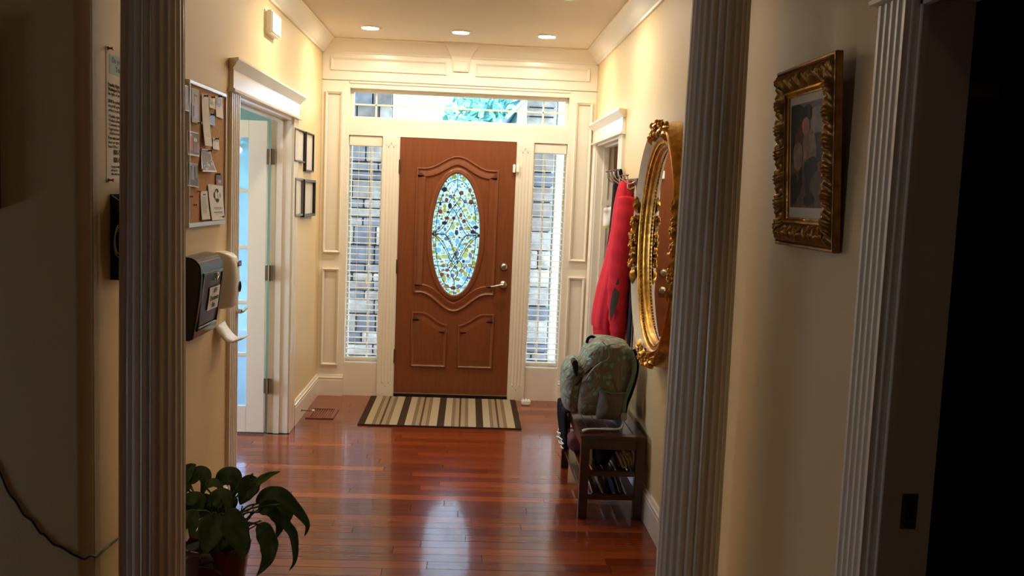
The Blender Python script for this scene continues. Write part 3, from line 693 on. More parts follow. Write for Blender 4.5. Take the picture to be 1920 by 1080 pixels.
def tree(x, y, h, r, label, seed):
    T = thing('tree', label, 'tree', (x, y, -.3), 'trees beyond the porch')
    rt = random.Random(seed)
    keep(MB().tube([(x, y, -.3), (x+.1, y, h*.35), (x, y+.1, h*.7)], [r*.13, r*.1, r*.05], 8).build('trunk', M_bark), T)
    b = MB()
    for _ in range(1500):
        a, e, q = rt.uniform(0, 2*PI), rt.uniform(-1, 1), rt.random()**.4
        c = Vector((x+r*q*math.cos(a)*math.sqrt(1-e*e), y+r*q*math.sin(a)*math.sqrt(1-e*e), h*.68+h*.34*q*e))
        u = Vector((rt.uniform(-1, 1), rt.uniform(-1, 1), rt.uniform(-1, 1))).normalized(); v = u.orthogonal().normalized(); s = r*rt.uniform(.09, .16)
        b.add([c-u*s, c+v*s*.5, c+u*s, c-v*s*.5], [(0, 1, 2, 3)])
    f = keep(b.build('foliage', M_tree, smooth=0), T); f['kind'] = 'stuff'
HG = thing('added_hedge', 'long clipped greenery added on the lawn to darken the view through the glass', 'added_hedge', (0, 12, -.3), kind='structure')  # added to dim the bright background behind the oval glass and sidelights
hb = MB(); rh = random.Random(12); rows = []
for j in range(9):
    rows.append([(-9+18*i/60, 11.4+.1*rh.random()+.05*j*(j > 6), -.3+2.5*j/8+.06*rh.random()) for i in range(61)])
rows.append([(p[0], 12.6, p[2]+.03) for p in rows[-1]]); rows.append([(p[0], 12.7, -.3) for p in rows[0]])
keep(hb.grid(rows).build('added_hedge_foliage', mat('added_hedge_leaves', (88, 126, 112), .9, var=.4, vscale=9, bump=1., bscale=14), smooth=0), HG)
tree(.75, 21, 5.0, 1.7, 'pale green tree left of the gabled house', 1)
tree(-5.5, 26, 5.0, 2.6, 'pale green tree seen low beyond the porch', 2)

# ------------------------------------------------------------------ left wall: cork board and what is pinned to it
LX = -HX
XB = LX+.016                                            # cork face
def on_wall(px, py, x=XB): p = onx(px, py, x); return (p.y, p.z)
CBY0, CBY1, CBZ0, CBZ1 = -3.475, -2.905, 1.462, 2.062
T = thing('cork_board', 'framed cork board hung on the left wall above the black document box', 'notice board', (LX, (CBY0+CBY1)/2, CBZ0))
keep(MB().box(LX, XB, CBY0+.008, CBY1-.008, CBZ0+.008, CBZ1-.008).build('cork_panel', M_cork, smooth=0), T)
for a in ((CBY0, CBY1, CBZ1-.014, CBZ1), (CBY0, CBY1, CBZ0, CBZ0+.018), (CBY0, CBY0+.010, CBZ0+.018, CBZ1-.014), (CBY1-.010, CBY1, CBZ0+.018, CBZ1-.014)):
    keep(MB().box(LX, XB+.008, *a).build('frame_strip', M_alu, bevel=.002), T)
fxy = lambda x, y: (x/3+330, y/3+90)
CBK = 'papers pinned to the cork board'
def sheet(name, label, cat, corners, m, lift=.003, curl=.004, group=CBK):
    """thin sheet whose corners TL, TR, BR, BL are given on the board; the lower edge curls off a little"""
    P = [on_wall(*fxy(*c), XB) for c in corners]; n = 6; rf, rb = [], []
    for j in range(n+1):
        t = j/n; l = (P[0][0]+(P[3][0]-P[0][0])*t, P[0][1]+(P[3][1]-P[0][1])*t); r = (P[1][0]+(P[2][0]-P[1][0])*t, P[1][1]+(P[2][1]-P[1][1])*t)
        h = lift+curl*t*t
        rf.append([(XB+h, l[0]+(r[0]-l[0])*k/3, l[1]+(r[1]-l[1])*k/3) for k in range(4)])
        rb.append([(XB+h-.0012, l[0]+(r[0]-l[0])*k/3, l[1]+(r[1]-l[1])*k/3) for k in range(4)])
    b = MB().grid(rf).grid(rb)
    c = P; T = thing(name, label, cat, (XB, sum(p[0] for p in P)/4, min(P[2][1], P[3][1])), group)
    o = keep(b.build('sheet', m, smooth=60), T); return T, P
def patch(T, P, rects, lift=.0036, curl=.004, name='print'):
    """flat printed patches on a sheet: (u0,u1,v0,v1,material), v from the top"""
    ms = []; b = MB()
    for u0, u1, v0, v1, m in rects:
        if m not in ms: ms.append(m)
        nv_ = max(1, int((v1-v0)/.06)); q = []
        for u, v in [(u_, v0+(v1-v0)*k_/nv_) for k_ in range(nv_+1) for u_ in (u0, u1)]:
            l = (P[0][0]+(P[3][0]-P[0][0])*v, P[0][1]+(P[3][1]-P[0][1])*v); r = (P[1][0]+(P[2][0]-P[1][0])*v, P[1][1]+(P[2][1]-P[1][1])*v)
            q.append((XB+lift+curl*v*v+.0006, l[0]+(r[0]-l[0])*u, l[1]+(r[1]-l[1])*u))
        b.add(q, [(2*k_, 2*k_+1, 2*k_+3, 2*k_+2) for k_ in range(nv_)], ms.index(m))
    o = b.build(name, ms, smooth=0); o['kind'] = 'stuff'; return keep(o, T)
pm_ = lambda n, c: mat(n, c, .5)
C_gray, C_dk, C_skin, C_redp, C_grn, C_blu, C_yel, C_brn, C_lav = [pm_(n, c) for n, c in (('print_grey', (150, 146, 150)), ('print_dark', (48, 46, 48)), ('print_skin', (200, 150, 120)), ('print_red', (200, 40, 44)), ('print_green', (96, 120, 70)), ('print_blue', (120, 150, 186)), ('print_yellow', (222, 210, 90)), ('print_brown', (110, 78, 52)), ('print_lavender', (186, 176, 204)))]
M_photo = mat('photo_paper', (228, 222, 214), .35)
rp = random.Random(8)
def blobs(n, mats, u=(.08, .92), v=(.06, .94), s=.12): 
    return [(a, min(.96, a+rp.uniform(.4, 1)*s*1.6), b, min(.96, b+rp.uniform(.5, 1.2)*s), rp.choice(mats)) for a, b in [(rp.uniform(u[0], u[1]-s), rp.uniform(v[0], v[1]-s)) for _ in range(n)]]
T, P = sheet('photo_strip', 'narrow photo beside the column on the cork board', 'photo', ((20, 200), (70, 215), (65, 358), (20, 345)), M_photo); patch(T, P, [(.05, .93, .05, .95, C_gray)]+[])
T, P = sheet('photo', 'faded photo of one standing person, top left of cork board', 'photo', ((80, 222), (126, 237), (123, 428), (79, 415)), M_paper2)
patch(T, P, [(.04, .96, .03, .97, C_gray)]); patch(T, P, [(.3, .72, .40, .9, C_lav), (.38, .66, .22, .38, C_skin), (.34, .7, .16, .24, C_dk), (.2, .35, .5, .8, C_dk)], .0042)
T, P = sheet('paper_strip', 'long white paper strip pinned down the middle of the cork board', 'paper', ((139, 257), (178, 266), (181, 552), (140, 548)), M_paper, .004, .014); patch(T, P, [(.3, .8, .78, .785, C_gray), (.3, .75, .81, .815, C_gray)], .004, .014)
T, P = sheet('note', 'small yellow and green note near the top of cork board', 'note', ((180, 270), (217, 280), (213, 345), (179, 335)), M_paper); patch(T, P, [(.05, .95, .05, .95, C_yel)]); patch(T, P, [(.2, .5, .2, .7, C_grn), (.55, .85, .4, .8, M_paper)], .0042)
T, P = sheet('sheet', 'white sheet with blue print in the top right corner of cork board', 'paper', ((219, 268), (257, 276), (258, 398), (218, 385)), M_paper); patch(T, P, [(.1, .8, .1, .42, C_blu), (.3, .6, .4, .5, C_blu)]); patch(T, P, [(.25, .6, .2, .34, C_lav)], .0042)
T, P = sheet('note', 'small plain blue square note on the cork board', 'note', ((179, 365), (215, 376), (212, 440), (180, 430)), pm_('blue_note', (126, 158, 190)))
T, P = sheet('photo', 'photo with a person in red, at the left of cork board', 'photo', ((60, 462), (126, 478), (122, 612), (57, 600)), M_photo); patch(T, P, [(.05, .95, .05, .93, C_dk)]); patch(T, P, [(.08, .42, .2, .8, C_redp), (.15, .35, .1, .22, C_skin), (.5, .8, .25, .4, C_yel), (.5, .9, .42, .85, C_brn), (.55, .7, .5, .85, C_redp), (.78, .92, .45, .85, C_gray)], .0042)
T, P = sheet('note', 'small white note under a green pin at the right of cork board', 'note', ((203, 503), (237, 508), (236, 573), (201, 569)), M_paper); patch(T, P, [(.1, .85, .12, .3, C_gray)])
T, P = sheet('photo', 'tilted photo of a crowd, bottom edge fanned, on the cork board', 'photo', ((140, 566), (185, 572), (210, 697), (126, 694)), M_photo, .004, .012); patch(T, P, [(.08, .94, .04, .94, C_brn)], .004, .012)
patch(T, P, [(.1, .92, .05, .2, C_blu)]+blobs(22, [C_skin, C_yel, C_dk, C_gray, M_paper, C_brn], v=(.3, .94), s=.1), .0046, .012)
T, P = sheet('photo', 'photo of two dark-clothed figures, lower left of cork board', 'photo', ((57, 640), (118, 655), (119, 786), (56, 775)), M_photo); patch(T, P, [(.04, .96, .03, .94, C_dk)]); patch(T, P, [(.1, .2, .1, .8, C_grn), (.45, .58, .12, .7, C_lav), (.75, .9, .1, .6, C_gray), (.3, .42, .3, .7, C_gray), (.1, .9, .05, .12, C_gray)], .0042)
T, P = sheet('card', 'small dark brown card at the right of cork board', 'card', ((220, 705), (257, 712), (256, 773), (218, 768)), C_brn); patch(T, P, [(.1, .9, .1, .5, C_dk), (.3, .7, .55, .8, C_skin), (.1, .25, .6, .9, C_redp)])
T, P = sheet('list', 'narrow white printed list at the bottom of cork board', 'paper', ((133, 805), (172, 804), (181, 962), (134, 966)), M_paper, .004, .006)
patch(T, P, [(.3, .7, .1, .14, C_dk)]+[(.12, .12+rp.uniform(.5, .72), .2+.03*k, .21+.03*k, C_gray) for k in range(20)], .0045, .006, 'printed_lines')
T, P = sheet('flyer', 'white flyer with a dark quatrefoil emblem, bottom right of cork board', 'flyer', ((172, 764), (256, 775), (258, 962), (186, 970)), M_paper, .006, .008)
patch(T, P, [(.25, .82, .63, .645, C_gray), (.2, .9, .66, .672, C_gray), (.3, .8, .69, .70, C_gray), (.2, .85, .77, .79, C_dk), (.3, .9, .82, .832, C_gray), (.55, .95, .9, .91, C_gray)], .0065, .008, 'printed_lines')
def emblem():
    def at(u, v, d):
        l = (P[0][0]+(P[3][0]-P[0][0])*v, P[0][1]+(P[3][1]-P[0][1])*v); r = (P[1][0]+(P[2][0]-P[1][0])*v, P[1][1]+(P[2][1]-P[1][1])*v)
        return (XB+.0075+.008*v*v+d, l[0]+(r[0]-l[0])*u, l[1]+(r[1]-l[1])*u)
    b = MB(); q = []
    for k in range(48):
        a = 2*PI*k/48; rr = .75+.28*abs(math.cos(2*a)); q.append((.55+.235*rr*math.cos(a), .30+.195*rr*math.sin(a)))
    b.add([at(u, v, 0) for u, v in q], [tuple(range(48))], 0)
    for u0, u1, v0, v1, m in ((.40, .57, .22, .39, 1), (.45, .52, .17, .22, 1), (.60, .72, .20, .40, 1), (.62, .65, .22, .38, 0), (.64, .70, .23, .26, 0), (.64, .69, .30, .325, 0), (.43, .54, .27, .30, 0)):
        b.add([at(u, v, .0006) for u, v in ((u0, v0), (u1, v0), (u1, v1), (u0, v1))], [(0, 1, 2, 3)], m)
    keep(b.build('emblem', [M_ink, M_paper], smooth=0), T)
emblem()
def pin(px, py, m, label, x=XB+.006, group='pins in the cork board'):
    p = onx(px, py, x); T = thing('push_pin', label, 'push pin', tuple(p), group)
    keep(MB().lathe([(.005, 0), (.005, .002), (.003, .004), (.003, .011), (.0055, .013), (.0055, .0155), (0, .016)], p, 'x', 12).build('pin_head', m, smooth=40), T)
for (x, y), m, l in (((78, 836), M_orange, 'orange push pin alone, upper one in the lower left of cork board'), ((100, 882), M_orange, 'orange push pin alone, lowest in the lower left of cork board'), ((120, 806), M_orange, 'orange push pin beside the narrow list on cork board'),
                     ((252, 948), M_redpin, 'red push pin at the bottom right of the flyer'), ((203, 277), M_redpin, 'red push pin at the top of the yellow note'), ((222, 510), M_greenpin, 'green push pin holding the small white note'), ((184, 577), M_greenpin, 'green push pin over the crowd photo'),
                     ((124, 421), M_greenpin, 'dark green push pin under the faded person photo'), ((160, 269), M_ink, 'black push pin at the top of the paper strip'), ((240, 272), M_ink, 'black push pin in the sheet with blue print'), ((196, 374), M_ink, 'dark push pin in the blue note'), ((132, 684), M_orange, 'orange push pin at the lower corner of crowd photo'), ((230, 709), M_ink, 'dark push pin in the brown card')):
    pin(*fxy(x, y), m, l)

# poster beside the column, its wall file and pins
T = thing('poster', 'long white information poster with a pale blue heading, half behind the left column', 'poster', (LX, -4.06, 1.64))
PY0, PY1, PZ0, PZ1 = -4.278, -3.88, 1.637, 2.068
keep(MB().box(LX, LX+.0015, PY0, PY1, PZ0, PZ1).build('sheet', M_paper, smooth=0), T)
keep(MB().box(LX+.0015, LX+.002, PY0+.022, PY1-.02, 1.985, 2.046).build('heading_band', M_blueink, smooth=0), T)
def ptext(b, z, sz, dy=.012, bold=False, m=None): text('lettering', b, sz, (LX+.0024, PY0+dy, z), m or M_ink, T, bold=bold)
ptext('Do you have', 2.022, .026, .045, m=M_grayink); ptext('You have', 1.996, .026, .075, m=M_grayink)
ptext('Disability Rights', 1.945, .015, bold=True); ptext('Washington Protects', 1.931, .015, bold=True); ptext('the rights of people', 1.917, .015)
ptext('DRW is a private', 1.893, .015, bold=True); ptext('non-profit agency', 1.879, .015); ptext('services to people', 1.865, .015)
for k, t in enumerate(('Disability rights', 'Problem solving', 'Community visits', 'Legal services to', 'children in need')): ptext(('• ' if k < 4 else '   ')+t, 1.846-.0135*k, .014)
ptext('If you want more', 1.777, .014, bold=True); ptext('about our rights', 1.763, .014); ptext('hours 8:30 to 5', 1.749, .014)
ptext('800-562', 1.728, .024, .055, True); ptext('800-905', 1.703, .024, .055, True)
for k in range(3): ptext(('Language available', 'advocate for', 'videoconference')[k], 1.686-.012*k, .011, .035)
for z, l in ((2.062, 'red push pin at the top left corner of the poster'), (1.645, 'red push pin at the bottom left corner of the poster')):
    T2 = thing('push_pin', l, 'push pin', (LX, PY0+.012, z), 'pins in the poster')
    keep(MB().lathe([(.006, 0.002), (.006, .004), (.003, .006), (.003, .014), (.006, .017), (.006, .019), (0, .02)], (LX, PY0+.012, z), 'x', 12).build('pin_head', M_redpin, smooth=40), T2)
T = thing('wall_file', 'black wall file pocket with a coiled white cable, behind the left column', 'file holder', (LX, -4.1, 1.32))
b = MB(); y0, y1 = -4.25, -3.93
b.prism([(0, 1.60), (0, 1.32), (.03, 1.32), (.045, 1.345), (.058, 1.58), (.052, 1.58), (.038, 1.35), (.006, 1.33), (.006, 1.60)], y0, y1, lambda u, v, t: (LX+.001+u, t, v))
for yy in (y0, y1-.005): b.prism([(0, 1.60), (0, 1.32), (.03, 1.32), (.045, 1.345), (.056, 1.56)], yy, yy+.005, lambda u, v, t: (LX+.001+u, t, v))
keep(b.build('pocket', M_black, smooth=30), T)
cb = []
for k in range(40): a = k/40*PI*5; cb.append((LX+.028+.013*math.cos(a)+.0002*k, y0-.006-.0002*k, 1.435+.045*math.sin(a)+.0006*k))
T2 = tag(MB().tube(cb, .0026, 6).build('coiled_cable', M_white, smooth=60), 'thin white cable coiled on the near side of the black wall file', 'cable')
T = thing('paper_folder', 'dark folder leaning out of the wall file behind the left column', 'folder', (LX+.03, -4.05, 1.4))
keep(MB().prism([(.012, 1.36), (.016, 1.36), (.046, 1.625), (.042, 1.63)], -4.215, -3.96, lambda u, v, t: (LX+u, t, v)).build('folder_cover', M_black), T)
# cord running round the corner
pts = [(-1.36, .76), (-1.342, .721), (-1.318, .66), (-1.294, .628), (-1.27, .585), (-1.246, .568), (-1.222, .53), (-1.205, .52), (-1.18, .492), (-1.156, .483), (-1.12, .46)]
cp = [(x, YB-.003, z) for x, z in pts]+[(-1.105, YB-.0005, .452), (-1.088, YB+.007, .441), (-1.075, YB+.024, .445), (-1.0665, YB+.05, .432), (-1.0665, -4.33, .431), (-1.0665, -4.25, .427), (-1.0665, -4.0, .40)]
tag(MB().tube(cat_rom(cp, 4), .0032, 6).build('power_cable', M_cord, smooth=60), 'thin dark cord tacked slantwise on the dark wall at the lower left', 'cord')
# picture frame at the left edge
T = thing('picture_frame', 'narrow glimpse of a dark gilt picture frame at the left edge', 'picture', (-1.53, YB, 1.548))
g = MB(); ring_relief(g, [(-1.78, 1.545), (-1.326, 1.545), (-1.326, 2.08), (-1.78, 2.08)], [(0, 0), (0, .022), (.01, .028), (.03, .02), (.05, .026), (.06, .012)], lambda u, v, h: (u, YB-h, v))
keep(g.build('gilt_frame', M_golddk, smooth=30), T)
keep(MB().box(-1.73, -1.38, YB-.01, YB, 1.60, 2.03).build('picture_print', C_brn, smooth=0), T)

# black document box and soap dispenser
T = thing('document_box', 'glossy black wall box with a white paper label, under the cork board', 'wall box', (LX, -3.33, 1.0))
BY0, BY1 = -3.50, -3.15
prof = [(0, .995), (.040, .995), (.048, 1.005), (.062, 1.09), (.074, 1.18), (.080, 1.26), (.078, 1.30), (.066, 1.325), (.04, 1.34), (0, 1.345)]
keep(MB().prism(prof, BY0, BY1, lambda u, v, t: (LX+u, t, v)).build('box_body', M_black, bevel=.006, smooth=30), T)
def fr(v): # front depth at height v
    for (a, b), (c, d) in zip(prof[2:], prof[3:]):
        if b <= v <= d: return a+(c-a)*(v-b)/(d-b)
    return .07
g = MB(); ring_relief(g, [(BY0+.035, 1.03), (BY1-.02, 1.03), (BY1-.02, 1.275), (BY0+.035, 1.275)], [(0, 0), (.002, .005), (.012, .006), (.016, .002)], lambda u, v, h: (LX+fr(v)+h, u, v), close=False)
keep(g.build('front_rim', M_black, smooth=30), T)
lb = MB(); la = [(-3.36, 1.105), (-3.205, 1.105), (-3.205, 1.205), (-3.36, 1.205)]
lb.grid([[(LX+fr(1.105+.1*j/4)+.004, u, 1.105+.1*j/4) for u in (-3.365, -3.205)] for j in range(5)]); keep(lb.build('paper_label', M_paper, smooth=0), T)
tilt = math.atan2(fr(1.2)-fr(1.11), .09)
BL = WALL_L @ Matrix.Rotation(tilt, 4, 'X')
for t, z in (('AFH', 1.178), ('Documents', 1.147), ('Box', 1.116)): text('lettering', t, .030, (LX+fr(z)+.0065, -3.285, z), M_ink, T, BL, 'CENTER', True, .92)
em = MB(); zc = 1.245
em.tube([(LX+fr(zc)+.008, -3.265+.022*math.cos(a), zc+.017*math.sin(a)) for a in [2*PI*k/16 for k in range(12)]], .003, 6).tube(cat_rom([(LX+fr(zc)+.008, -3.285, zc-.012), (LX+fr(zc)+.008, -3.262, zc+.003), (LX+fr(zc)+.008, -3.247, zc+.018)], 4), .003, 6)
keep(em.build('lock_emblem', M_nickel, smooth=60), T)
T = thing('soap_dispenser', 'white wall soap dispenser with a blue label beside the black box', 'soap dispenser', (LX, -2.92, 1.07))
yc, hw = -2.925, .062; rows = []
for z, d, wv in ((1.065, .060, .9), (1.075, .076, .96), (1.12, .088, 1.), (1.2, .092, 1.), (1.27, .088, 1.), (1.305, .078, .98), (1.322, .060, .94), (1.33, .03, .9)):
    r = []
    for k in range(20):
        a = -PI/2+PI*k/19; c, s_ = max(0, math.cos(a)), math.sin(a)
        r.append((LX+d*(c**.45 if c > 0 else 0), yc+hw*wv*math.copysign(abs(s_)**.6, s_), z))
    rows.append(r)
keep(MB().grid(rows, cu=True, cap=True).build('dispenser_body', M_white, smooth=50), T)
keep(MB().box(LX+.0905, LX+.0925, yc-.005, yc+.05, 1.262, 1.288).build('blue_label', pm_('label_blue', (70, 84, 150)), smooth=0), T)
text('lettering', 'PURELL', .016, (LX+.0928, yc-.002, 1.269), M_paper, T, sx=.75)
dr = MB(); dr.lathe([(.0, .001), (.021, .001), (.021, -.004), (.026, -.004), (.026, .001)], (LX+.0925, yc+.022, 1.165), 'x', 20); o = dr.build('level_window', mat('grey_window', (120, 122, 124), .15), smooth=40); o.scale = (1, 1, 1); keep(o, T)
T = thing('drip_tray', 'curved white drip tray on the wall under the soap dispenser', 'tray', (LX, -2.93, .93))
tr = MB(); a0 = []
for k in range(11):
    t = k/10; a0.append((LX+.004+.125*t**1.25, .985-.085*math.sin(min(1, t*1.25)*PI/2)+.030*max(0, t-.55)**1.2*2.2))
rows = [[(x, yc-.085*(.72+.28*math.sin(PI*min(1, .3+i/14))), z), (x, yc+.085*(.72+.28*math.sin(PI*min(1, .3+i/14))), z)] for i, (x, z) in enumerate(a0)]
tr.grid(rows); o = tr.build('tray_shell', M_white, smooth=60); md = o.modifiers.new('thick', 'SOLIDIFY'); md.thickness = .006; keep(o, T)

# four small frames and the white box above the door frame
FG = 'small document frames by the front corner'
def docframe(label, y0, y1, z0, z1, m, bw=.012, dp=.022):
    T = thing('framed_document', label, 'picture frame', (LX, (y0+y1)/2, z0), FG)
    g = MB(); ring_relief(g, [(y0, z0), (y1, z0), (y1, z1), (y0, z1)], [(0, 0), (0, dp-.003), (.003, dp), (bw-.003, dp), (bw, dp-.006), (bw+.001, .008)], lambda u, v, h: (LX+h, u, v))
    keep(g.build('frame', m, smooth=20), T)
    keep(MB().box(LX, LX+.009, y0+bw-.002, y1-bw+.002, z0+bw-.002, z1-bw+.002).build('document', M_paper, smooth=0), T)
    keep(MB().box(LX+.0115, LX+.013, y0+bw-.001, y1-bw+.001, z0+bw-.001, z1-bw+.001).build('glazing', M_pglass, smooth=0), T)
docframe('upper left small black frame, by the door frame on the left wall', -1.195, -.815, 1.812, 2.03, M_blackf)
docframe('upper right small black frame, tallest of the four on the left wall', -.768, -.445, 1.757, 2.031, M_blackf)
docframe('lower left pewter grey frame of the four on the left wall', -1.14, -.862, 1.448, 1.705, M_pewter, .016)
docframe('lower right thick black frame, widest of the four on the left wall', -.848, -.392, 1.437, 1.70, M_blackf, .020, .03)
T = thing('wall_sounder', 'small white box high on the left wall above the door frame', 'alarm box', (LX, -1.92, 2.49))
keep(MB().box(LX, LX+.008, -2.05, -1.80, 2.488, 2.618).build('back_plate', M_white, bevel=.003), T)
keep(MB().box(LX+.008, LX+.046, -2.045, -1.805, 2.492, 2.615).build('cover', M_white, bevel=.008), T)
# door stop and floor vent
T = thing('door_stop', 'thin bronze spring door stop sticking out of the left baseboard', 'door stop', (LX+.02, -.78, .04))
keep(MB().lathe([(.009, 0), (.009, .004), (.004, .006), (.0035, .075), (.005, .076)], (LX+.02, -.78, .055), 'x', 10).build('stop_rod', M_bronze, smooth=40), T)
keep(MB().lathe([(.007, .076), (.008, .088), (.006, .094), (0, .095)], (LX+.02, -.78, .055), 'x', 10).build('rubber_tip', M_white, smooth=40), T)
M_vent = mat('wood_vent', (112, 48, 24), .3, var=.2, vscale=20, coat=.3)
T = thing('floor_vent', 'wooden floor vent cover set in the boards at the front left corner', 'floor vent', (-.92, -.64, 0))
vx0, vx1, vy0, vy1 = -1.02, -.82, -.80, -.49
for a in ((vx0, vx1, vy0, vy0+.022), (vx0, vx1, vy1-.022, vy1), (vx0, vx0+.03, vy0+.022, vy1-.022), (vx1-.03, vx1, vy0+.022, vy1-.022)):
    keep(MB().box(*a, 0, .007).build('vent_rail', M_vent, bevel=.002), T)
for k in range(8): keep(MB().box(vx0+.03+.0175*k+.004, vx0+.03+.0175*k+.0135, vy0+.022, vy1-.022, 0, .005).build('vent_slat', M_vent, bevel=.001), T)

# ------------------------------------------------------------------ floor things
T = thing('door_mat', 'striped brown and beige woven rug in front of the door', 'rug', (-.053, -.49, 0))
b = MB(); n = 24
b.grid([[(-.577+1.154*i/40, -.452+.904*j/n, .010+.0008*math.sin(i*2.1)*math.sin(j*.7)) for i in range(41)] for j in range(n+1)])
o = b.build('woven_field', M_rug, smooth=80); o.parent = T
b = MB().box(-.577, .577, -.452, .452, 0, .009); o = b.build('rug_backing', M_dark, bevel=.002); o.parent = T
o = MB().box(-.578, .578, -.460, -.452, 0, .011).build('hem', mat('rug_hem', (44, 26, 16), .9), bevel=.003); o.parent = T
T = thing('plug_adapter', 'small white plastic plug lying on the floor right of the rug', 'plug', (.60, -.15, 0))
keep(MB().box(.567, .638, -.185, -.125, 0, .042).build('plug_case', M_white, bevel=.008), T)
for dx in (.590, .612): keep(MB().box(dx-.003, dx+.003, -.170, -.150, .042, .046).build('slot', M_grayink), T)
# switch on the right wall by the corner
T = thing('light_switch', 'small brass-edged switch plate on the right wall in the front corner', 'light switch', (HX, -.075, 1.30))
keep(MB().box(HX-.006, HX, -.115, -.03, 1.245, 1.365).build('switch_plate', M_brass, bevel=.002), T)
keep(MB().box(HX-.016, HX-.006, -.09, -.055, 1.28, 1.33).build('toggle', M_white, bevel=.003), T)

# ------------------------------------------------------------------ oval gilt mirror on the right wall
MC, MA, MBz = (-2.92, 1.437), .52, .592
T = thing('oval_mirror', 'large oval mirror in a carved gold and cream frame on the right wall', 'mirror', (HX, MC[0], MC[1]-MBz))
NM = 120
def mrow(d, h): return [(HX-.001-h*1.25, MC[0]+(MA-d)*math.cos(2*PI*k/NM), MC[1]+(MBz-d)*math.sin(2*PI*k/NM)) for k in range(NM)]
outer = [(0, 0), (0, .016), (.004, .022), (.003, .032), (.006, .038), (.008, .050), (.012, .056), (.012, .066), (.016, .074), (.022, .077)]
keep(MB().grid([mrow(*p) for p in outer], cu=True).build('outer_gilt_edge', M_gold, smooth=50), T)
keep(MB().grid([mrow(*p) for p in ((.022, .077), (.025, .075), (.040, .064), (.056, .050), (.066, .044))], cu=True).build('cream_band', M_cream, smooth=50), T)
inner = [(.066, .044), (.068, .054), (.076, .058), (.083, .055), (.087, .048), (.092, .052), (.099, .051), (.104, .044), (.108, .038), (.114, .041), (.121, .039), (.126, .032), (.131, .026)]
keep(MB().grid([mrow(*p) for p in inner], cu=True).build('inner_gilt_moulding', M_gold, smooth=50), T)
keep(MB().add(mrow(.129, .027), [tuple(range(NM))]).build('mirror_glass', M_mirror, smooth=0), T)
bd = MB()
for k in range(150):
    a = 2*PI*k/150; bd.ball((HX-.062, MC[0]+(MA-.1035)*math.cos(a), MC[1]+(MBz-.1035)*math.sin(a)), .0055, seg=6)
o = bd.build('bead_row', M_gold, smooth=60); o['kind'] = 'stuff'; keep(o, T)
def leafy(b, y, z, ang, ln, wd, h):
    """little carved acanthus leaf lying on the frame"""
    rows = []
    for j in range(7):
        t = j/6; w_ = wd*math.sin(PI*(.12+.88*t)**.8)*(1-.15*math.cos(6*PI*t)); cu = h*(.45+math.sin(PI*t))
        c = (y+math.cos(ang)*ln*t, z+math.sin(ang)*ln*t)
        rows.append([(HX-.076-cu*(1-abs(q)*.7), c[0]-math.sin(ang)*w_*q, c[1]+math.cos(ang)*w_*q) for q in (-1, -.5, 0, .5, 1)])
    b.grid(rows)
rm = random.Random(4)
for k in range(4):
    a0 = k*PI/2; o_ = MB()
    for s in (-1, 0, 1):
        for q in range(3 if s else 5):                  # clusters of berries
            for _ in range(9):
                a = a0+s*.19+rm.uniform(-.055, .055); d = .036+rm.uniform(-.034, .028)
                o_.ball((HX-.076-rm.uniform(0, .030), MC[0]+(MA-d)*math.cos(a), MC[1]+(MBz-d)*math.sin(a)), rm.uniform(.007, .012), seg=8)
    for s in (-1, 1):
        for off, da, ln, wd in ((.06, .5, .075, .018), (.10, -.35, .07, .016), (.13, .25, .06, .015), (.26, 0, .10, .020), (.27, .5, .07, .016), (.27, -.5, .07, .016), (.04, -.7, .06, .016)):
            a = a0+s*off; d = .036
            tx, tz = -MA*math.sin(a)*s, MBz*math.cos(a)*s
            leafy(o_, MC[0]+(MA-d)*math.cos(a), MC[1]+(MBz-d)*math.sin(a), math.atan2(tz, tx)+da, ln, wd, .022)
    keep(o_.build('carved_ornament', M_gold, smooth=50), T)

# ------------------------------------------------------------------ coat hooks and garments
T = thing('coat_rack', 'metal hook rail on the right wall between doorway and mirror', 'coat hooks', (HX, -1.72, 1.74))
keep(MB().box(HX-.014, HX, -2.02, -1.47, 1.735, 1.775).build('hook_rail', M_bronze, bevel=.003), T)
for yy in (-1.52, -1.66, -1.80, -1.95):
    for dz, ln in ((0, .115), (-.03, .06)):
        b = MB().tube(cat_rom([(HX-.012, yy, 1.755+dz), (HX-.05, yy, 1.742+dz), (HX-ln*.9, yy, 1.775+dz*.6), (HX-ln, yy, 1.815+dz*.9)], 5), .0042, 8)
        b.lathe([(.003, 0), (.010, .006), (.011, .010), (0, .013)], (HX-ln, yy, 1.812+dz*.9), 'z', 12)
        keep(b.build('hook', M_nickel, smooth=60), T)
def cloth(secs, folds, seed, nu=56, sub=5):
    """hanging garment: sections (z, x_left, x_right, y_centre, y_half) with vertical folds"""
    rg_ = random.Random(seed); ph = [rg_.uniform(0, 6) for _ in range(4)]; S_ = []
    C = cat_rom([(s[1], s[2], s[0]) for s in secs], sub); D = cat_rom([(s[3], s[4], s[0]) for s in secs], sub); n = len(C); rows = []
    for i, (c, d) in enumerate(zip(C, D)):
        t = i/(n-1); r = []
        for k in range(nu):
            a = 2*PI*k/nu; fo = 1+folds*t**.6*(math.sin(5*a+ph[0]+1.2*t)+.7*math.sin(9*a+ph[1]-.8*t)+.4*math.sin(14*a+ph[2]+2*t))
            cx, hx = (c.x+c.y)/2, (c.y-c.x)/2
            x = cx+hx*math.copysign(abs(math.cos(a))**.75, math.cos(a))*(fo if math.cos(a) < 0 else 1)
            y = d.x+d.y*math.copysign(abs(math.sin(a))**.8, math.sin(a))*fo
            r.append((min(x, HX-.004), y, c.z))
        rows.append(r)
    return rows
